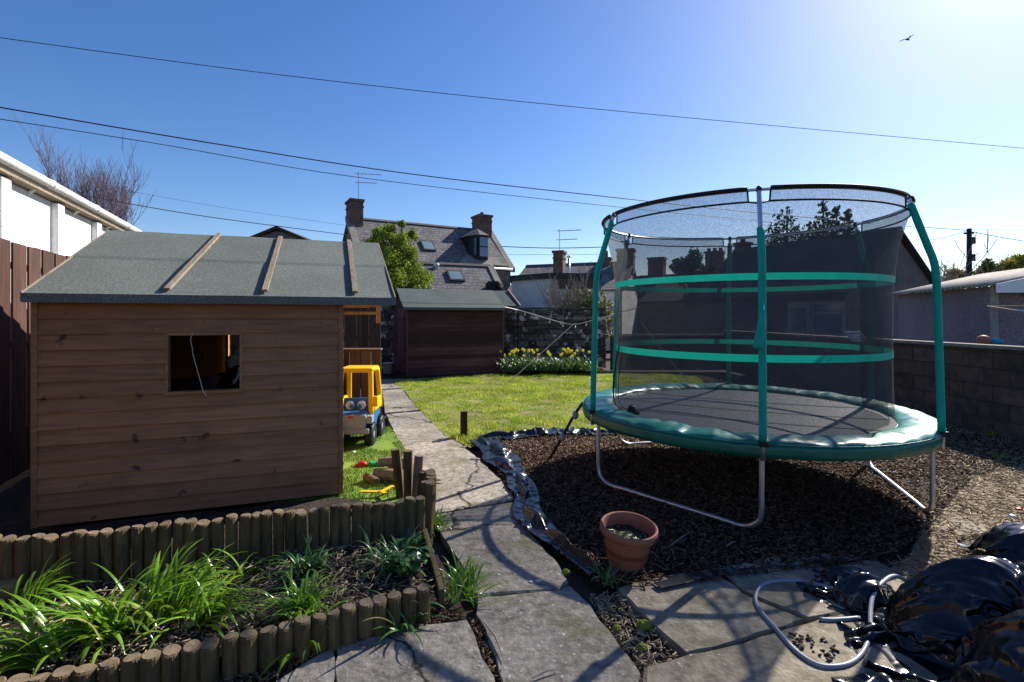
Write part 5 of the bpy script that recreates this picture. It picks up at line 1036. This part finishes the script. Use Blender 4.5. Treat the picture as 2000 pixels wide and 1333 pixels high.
plastic('plastic_sheet', 'dark folded plastic corner sticking up above the hose', (1.98, 3.04), (.5, .26), (34, 20), R(-25), .68, [(1.98, 3.04, .13, .07, .06)], 44, m['plastic'], amp=.05, steps=50)
plastic('compost_sack', 'pale green and grey sack at the bottom right corner', (2.0, 1.86), (.5, .6), (34, 40), R(10), .75, [(2.02, 1.86, .14, .2, .25)], 55, m['sack'], cat='sack', amp=.04, steps=80)
# weed membrane strip along the left and back edge of the bark
def ribbon(name, lab, pts, w, squash, nn_, seed, lump=.03):
    # strip simulated in its own straight frame, then bent along the edge line
    P = spline([Vector((p[0], p[1], 0)) for p in pts], 12); cum = [0]
    for i in range(1, len(P)): cum.append(cum[-1] + (P[i] - P[i - 1]).length)
    L = cum[-1]; r = random.Random(seed); lumps = [(r.uniform(0, L), r.uniform(-.05, .05), r.uniform(.1, .35), r.uniform(.04, .1), r.uniform(.3, 1) * lump) for k in range(int(L * 4))]
    Q = drape(nn_[0], nn_[1], L / squash, w / squash, L / 2, 0, 0, squash, bumps(lumps), seed, steps=60, iters=6, z0=.03, amp=.022, bend=.35, fric=.4); V = Q.reshape(-1, 3).copy(); out = []
    ca = np.array(cum)
    for x, y, z in V:
        x_ = min(max(x, 0), L - 1e-4); i = min(int(np.searchsorted(ca, x_, side='right')) - 1, len(P) - 2); f = (x_ - cum[i]) / max(cum[i + 1] - cum[i], 1e-6); c_ = P[i].lerp(P[i + 1], f); d = (P[min(i + 2, len(P) - 1)] - P[max(i - 1, 0)]).normalized()
        ww = (.75 + .5 * nz(x_ * 1.7, seed)) * (1.15 - .75 * x_ / L); out.append((c_.x - d.y * y * ww + d.x * (x - x_), c_.y + d.x * y * ww + d.y * (x - x_), z + .022))
    nx, ny = nn_; I = np.arange(nx * ny).reshape(nx, ny); F = np.stack([I[:-1, :-1], I[1:, :-1], I[1:, 1:], I[:-1, 1:]], 2).reshape(-1, 4)
    o = fastmesh(name, out, F, m['membrane'], origin=(P[len(P) // 2].x, P[len(P) // 2].y, 0), smooth=True); md = o.modifiers.new('t', 'SOLIDIFY'); md.thickness = .0015; md = o.modifiers.new('s', 'SUBSURF'); md.levels = 1; md.render_levels = 1
    return tag(o, lab, 'weed membrane')
ribbon('weed_membrane', 'crumpled black membrane edge between the path and the bark', [(-.36, 6.45), (-.22, 6.0), (-.10, 5.5), (.03, 5.05), (.08, 4.7), (.13, 4.4), (.12, 4.05), (.22, 3.7), (.35, 3.4), (.50, 3.10)], .42, .91, (170, 24), 2, .08)
ribbon('weed_membrane', 'crumpled shiny black membrane edge along the front of the lawn', [(-.38, 6.5), (-.05, 6.62), (.3, 6.8), (.7, 6.92), (1.1, 6.85), (1.6, 6.8), (2.1, 6.95), (2.6, 7.4)], .42, .86, (130, 20), 8, .07)
ribbon('weed_membrane', 'thin strip of black membrane lying at the bark front by the paving', [(.85, 2.93), (1.2, 3.05), (1.6, 3.12), (2.0, 3.2), (2.5, 3.35)], .07, .92, (70, 7), 18, .006)
# ---------------------------------------------------------------- toy truck
tk = thing('toy_truck', 'yellow and blue plastic ride on toy truck with cartoon eyes', 'toy truck', g(690, 872), R(3))
b = MB(); b.bx((-.20, .0, .17), (.20, .62, .40)); b.build('body', m['toyblue'], tk, bevel=.03)
b = MB(); b.bx((-.175, -.10, .22), (.175, .12, .42)); b.build('bonnet', m['toyblue'], tk, bevel=.03)
b = MB(); b.prism([(-.165, -.125, .20), (.165, -.125, .20), (.185, -.125, .36), (.17, -.125, .40), (-.17, -.125, .40), (-.185, -.125, .36)], (0, .04, 0)); gl = b.build('grille', m['toygrey'], tk, bevel=.012)
b = MB(); b.ell((0, -.128, .375), (.035, .006, .013)); b.build('badge', m['toyred'], gl, smooth=True)
b = MB(); b.prism([(-.10, -.132, .30), (.10, -.132, .34), (.09, -.132, .31), (.02, -.132, .27), (-.08, -.132, .27)], (0, .008, 0)); b.build('grille_mark', m['hose'], gl)
b = MB(); b.bx((-.215, -.14, .17), (.215, -.10, .235)); b.build('bumper', m['toygrey'], tk, bevel=.012)
for s_ in (-1, 1):
    b = MB(); b.bx((s_ * .20 - .045, -.10, .29), (s_ * .20 + .045, .02, .38)); h = b.build('headlight', m['toygrey'], tk, bevel=.01); b = MB(); b.bx((s_ * .20 - .03, -.108, .30), (s_ * .20 + .03, -.098, .365)); b.build('lens', m['hose'], h, bevel=.004)
b = MB(); b.prism([(-.165, .13, .40), (.165, .13, .40), (.155, .16, .56), (-.155, .16, .56)], (0, .03, 0)); wsh = b.build('windscreen', m['toyblue'], tk, bevel=.008)
for s_ in (-1, 1):
    b = MB(); b.ell((s_ * .07, .118, .475), (.052, .01, .055), 20, 10); e = b.build('eye', m['whitepaint'], wsh, smooth=True); b = MB(); b.ell((s_ * .052, .106, .465), (.026, .006, .03)); b.ell((s_ * .05, .101, .465), (.012, .005, .014)); b.build('iris', m['iris'], e, smooth=True)
b = MB(); fr = .032
for s_ in (-1, 1):
    b.tube(spline([(s_ * .20, .06, .38), (s_ * .192, .09, .6), (s_ * .178, .14, .84), (s_ * .175, .18, .90)], 4), fr, 10); b.tube(spline([(s_ * .20, .58, .38), (s_ * .195, .56, .6), (s_ * .178, .5, .9)], 4), fr, 10)
    b.tube([(s_ * .176, .15, .9), (s_ * .176, .52, .9)], fr, 10)
b.build('cab_frame', m['toyyellow'], tk, smooth=True)
b = MB(); b.bx((-.205, .12, .875), (.205, .53, .935)); rr = b.build('roof', m['toyyellow'], tk, bevel=.025)
b = MB(); b.bx((-.24, .1, .40), (-.19, .5, .55)); b.bx((.19, .1, .40), (.24, .5, .55)); b.build('door', m['toyyellow'], tk, bevel=.02)
b = MB(); b.bx((.225, .02, .47), (.285, .07, .60)); b.build('mirror', m['toyyellow'], tk, bevel=.015)
for s_ in (-1, 1):
    for y in (.02, .52):
        b = MB(); R90 = Matrix.Rotation(R(90), 4, 'Y'); b.lathe([(.05, -.05), (.12, -.052), (.138, -.03), (.142, 0), (.138, .03), (.12, .052), (.05, .05)], (s_ * .20, y, .142), 26, R90)
        for k in range(13):
            t = 2 * math.pi * k / 13; b.box((s_ * .20, y + .14 * math.cos(t), .142 + .14 * math.sin(t)), (.085, .035, .018), M=Matrix.Rotation(t + R(90), 4, 'X'))
        w = b.build('wheel', m['rubber'], tk); b = MB(); b.lathe([(0, -.045), (.06, -.045), (.07, -.02), (.07, .02), (.06, .045), (0, .045)], (s_ * .20, y, .142), 18, R90); b.build('rim', m['toygrey'], w, smooth=True)
# red, green, yellow toys
c = g(707, 914); b = MB(); b.ell((c.x, c.y, .035), (.055, .04, .035)); b.ell((c.x - .05, c.y, .02), (.03, .03, .02)); tag(b.build('toy', m['toyred'], world=True, smooth=True), 'small red plastic toy lying on the artificial turf', 'toy')
c = g(738, 912); tg = thing('toy', 'green plastic toy truck bed lying beside the red toy', 'toy', c, R(8)); b = MB(); b.bx((-.1, -.04, .01), (.1, .05, .05)); b.build('toy_body', m['toygreen'], tg, bevel=.012); b = MB()
for x in (-.07, 0, .07): b.bx((x - .008, -.045, .05), (x + .008, .055, .06))
b.build('toy_rib', m['toygreen'], tg)
c = g(744, 972, .02); b = MB(); Z = .30
ce = Vector((-1.13, 4.42, .05))
for (a, l) in ((R(188), .16), (R(60), .13), (R(-50), .10)): b.bar(ce, ce + Vector((math.cos(a) * l, math.sin(a) * l, .012)), .03, .012); b.ell(ce + Vector((math.cos(a) * l, math.sin(a) * l, .012)), (.022, .022, .007))
b.ell(ce + Vector((0, 0, .004)), (.028, .028, .012)); tag(b.build('toy', m['toyyellow'], world=True), 'flat yellow three armed plastic toy on the turf by the logs', 'toy')
# ---------------------------------------------------------------- garden extras
p0 = at(1011, 606, 15.3); b = MB(); b.tube([(p0.x, p0.y, 0), p0], .022, 6); tag(b.build('metal_pole', m['wire'], world=True), 'thin dark pole holding the string lights by the red shed', 'pole')
sl_ = thing('string_lights', 'string of small bulbs swagged in front of the stone wall', 'string lights', (p0.x, p0.y, p0.z))
pts = [at(985, 600, 14.6), at(1012, 606, 15.2), at(1040, 614, 15), at(1080, 626, 14.8), at(1118, 634, 14.6), at(1150, 628, 14.3), at(1180, 620, 14), at(1250, 600, 13.4)]
cv = spline(pts, 6); b = MB(); b.tube(cv, .012, 5); b.build('cable', m['cream'], sl_, world=True)
for i in range(5, len(cv) - 2, 4): b = MB(); q = cv[i]; b.tube([q, q - Vector((0, 0, .06))], .012, 6); b.ell(q - Vector((0, 0, .085)), (.022, .022, .03), 8, 6); b.build('bulb', m['bulb'], sl_, world=True, smooth=True)
P = [at(1030, 610, 15.2), at(1075, 620, 15), at(1120, 622, 14.8), at(1170, 620, 14.6)]; b = MB(); b.tube(spline(P, 6), .008, 5); tag(b.build('washing_line', m['twigpale'], world=True), 'slack washing line just above the string lights', 'washing line')
b = MB(); b.tube([g(993, 748), at(1122, 632, 14.4)], .010, 6); tag(b.build('line_prop', m['cap'], world=True), 'slanting metal line prop standing on the lawn by the daffodils', 'prop')
b = MB(); b.tube([g(1342, 746), at(1250, 628, 13.4)], .010, 6); tag(b.build('line_prop', m['cap'], world=True), 'slanting metal line prop seen through the trampoline net', 'prop')
rk = thing('slatted_rack', 'white slatted rack resting on the block wall seen through the net', 'rack', (6.4, 9.3, 1.2))  # white slats modelled in place of sunlight patches on the wall
for k in range(4): b = MB(); a = at(1646 + k * 5.5, 647 + k * 5.5, 9.3 - k * .05); b.slab(a, a + Vector((.3, 0, 0)), a + Vector((.33, 0, -.035)), a + Vector((.03, 0, -.035)), .02); b.build('slat', m['whitepaint'], rk, world=True)
b = MB(); b.bar(at(1648, 645, 9.34), at(1668, 668, 9.16), .02, .02); b.bar(at(1672, 645, 9.34), at(1692, 668, 9.16), .02, .02); b.build('rack_frame', m['dark'], rk, world=True)
rd = thing('rotary_dryer', 'folded arm tips of a rotary clothes dryer at the right edge', 'clothes dryer', (8.2, 7.6, 0))
c0 = Vector((8.6, 7.2, 1.86)); T1 = at(1928, 598, 7.6)
b = MB(); b.tube([(8.6, 7.2, 0), c0], .025, 8); b.build('post', m['steel'], rd, world=True)
for q in (T1, at(1985, 606, 6.6), Vector((9.6, 6.6, 1.75)), Vector((9.4, 8.1, 1.75))): b = MB(); b.tube([c0 - Vector((0, 0, .4)), q], .010, 6); b.build('arm', m['steel'], rd, world=True)
b = MB()
for f in (.35, .55, .75, 1): b.tube([(c0 - Vector((0, 0, .4))).lerp(T1, f), (c0 - Vector((0, 0, .4))).lerp(at(1985, 606, 6.6), f)], .005, 4); b.tube([(c0 - Vector((0, 0, .4))).lerp(T1, f), (c0 - Vector((0, 0, .4))).lerp(Vector((9.4, 8.1, 1.75)), f)], .005, 4)
b.build('line', m['studwood'], rd, world=True)
c = at(1921, 665, 7.9); b = MB(); b.ell(c, (.09, .09, .08)); b.v = b.v; tag(b.build('ball', m['terra'], world=True, smooth=True), 'dull red ball showing above the right block wall', 'ball')
c = at(1944, 668, 7.9); b = MB(); b.ell(c, (.11, .09, .06)); tag(b.build('ball', m['iris'], world=True, smooth=True), 'light blue round object beside the red ball above the wall', 'ball')
# stones, twigs and litter
for k, (px, py, s_, mt, lab) in enumerate([(1052, 1136, .02, 'cream', 'pale broken shell on the path slab'), (1037, 1138, .016, 'cream', 'smaller pale shell beside the broken one on the path'), (855, 938, .05, 'cap', 'flat pale stone lying on the path by the stakes'), (858, 945, .035, 'cap', 'flat pale stone partner lying just in front on the path'), (905, 874, .04, 'cap', 'pale flat stone on the path near the wooden post'), (928, 898, .06, 'cap', 'wide pale patch stone on the path by the membrane'), (240, 1030, .0, 'cap', '')]):
    if s_: c = g(px, py); tag(crumple('stone', (c.x, c.y, .004), (s_, s_ * .7, s_ * .25), m[mt], .25, 2, k, flat=.001, n=16, mm=8), lab, 'stone', 'small stones on the path')
for k, (px, py, px2, py2, lab) in enumerate([(1040, 1325, 1090, 1308, 'dry twig on the slab at bottom centre'), (1305, 1070, 1355, 1036, 'pale twig on the shaded bark near the pot'), (1418, 1068, 1438, 1058, 'short pale wood splinter on the shaded bark'), (1865, 985, 1915, 1003, 'pale curled strip lying on the dirt at right'), (945, 1215, 985, 1290, 'dark twig lying in the slab gap'), (1508, 1120, 1535, 1126, 'small pale splinter on the paving above the hose')]):
    a, c = g(px, py, .012), g(px2, py2, .012); b = MB(); b.tube([a, a.lerp(c, .5) + Vector((.01, .01, .008)), c], [.004, .005, .002], 5); tag(b.build('twig', m['twigpale'], world=True), lab, 'twig', 'twigs on the ground')
for k, (px, py) in enumerate([(1318, 1216), (1332, 1218), (1372, 1226), (1365, 1233), (1560, 1262), (1572, 1258), (1620, 1272), (1612, 1290)]):
    pass
tag(chips('dirt_crumbs', [tuple(g(x, y)[:2]) for x, y in ((1540, 1240), (1600, 1250), (1640, 1270), (1630, 1300), (1560, 1275))], 34, m['earth'], L=(.008, .03), Wd=(.008, .02), z=.008, zj=.01), 'dark crumbs of earth scattered on the stone paving', 'earth crumbs', kind='stuff')
GAP = [tuple(g(x, y)[:2]) for x, y in ((1150, 1160), (1200, 1150), (1265, 1215), (1325, 1285), (1258, 1300), (1230, 1275), (1190, 1225))]
chips('slab_litter', GAP, 420, m['straw'], L=(.01, .06), Wd=(.002, .006), z=-.03, zj=.025, lab='dead grass and leaf litter filling the gap between slabs', cat='litter')
chips('slab_litter', [tuple(g(x, y)[:2]) for x, y in ((915, 1205), (940, 1205), (985, 1320), (965, 1330))], 200, m['chip'], L=(.01, .05), Wd=(.003, .01), z=-.03, zj=.02, lab='brown debris in the narrow crack left of the middle slab', cat='litter')
chips('slab_litter', [tuple(g(x, y)[:2]) for x, y in ((240, 1345), (420, 1300), (640, 1255), (870, 1190), (900, 1205), (660, 1265), (560, 1310), (480, 1345))], 1600, m['chip'], L=(.008, .04), Wd=(.003, .012), z=-.02, zj=.03, lab='brown debris along the foot of the low log edging', cat='litter')
for k, (px, py, mt, lab) in enumerate([(1990, 998, 'toyred', 'scrap of red wrapper lying on the dry ground at the right edge'), (1978, 1012, 'whitepaint', 'scrap of white paper beside the red wrapper'), (690, 886, 'whitepaint', 'scrap of white tissue on the turf in front of the toy truck')]):
    c = g(px, py); tag(crumple(('wrapper', 'paper_scrap', 'tissue')[k], (c.x, c.y, .012), (.03, .022, .014), m[mt], .5, 3, k + 40, flat=.002, n=16, mm=8), lab, ('wrapper', 'paper scrap', 'tissue')[k])
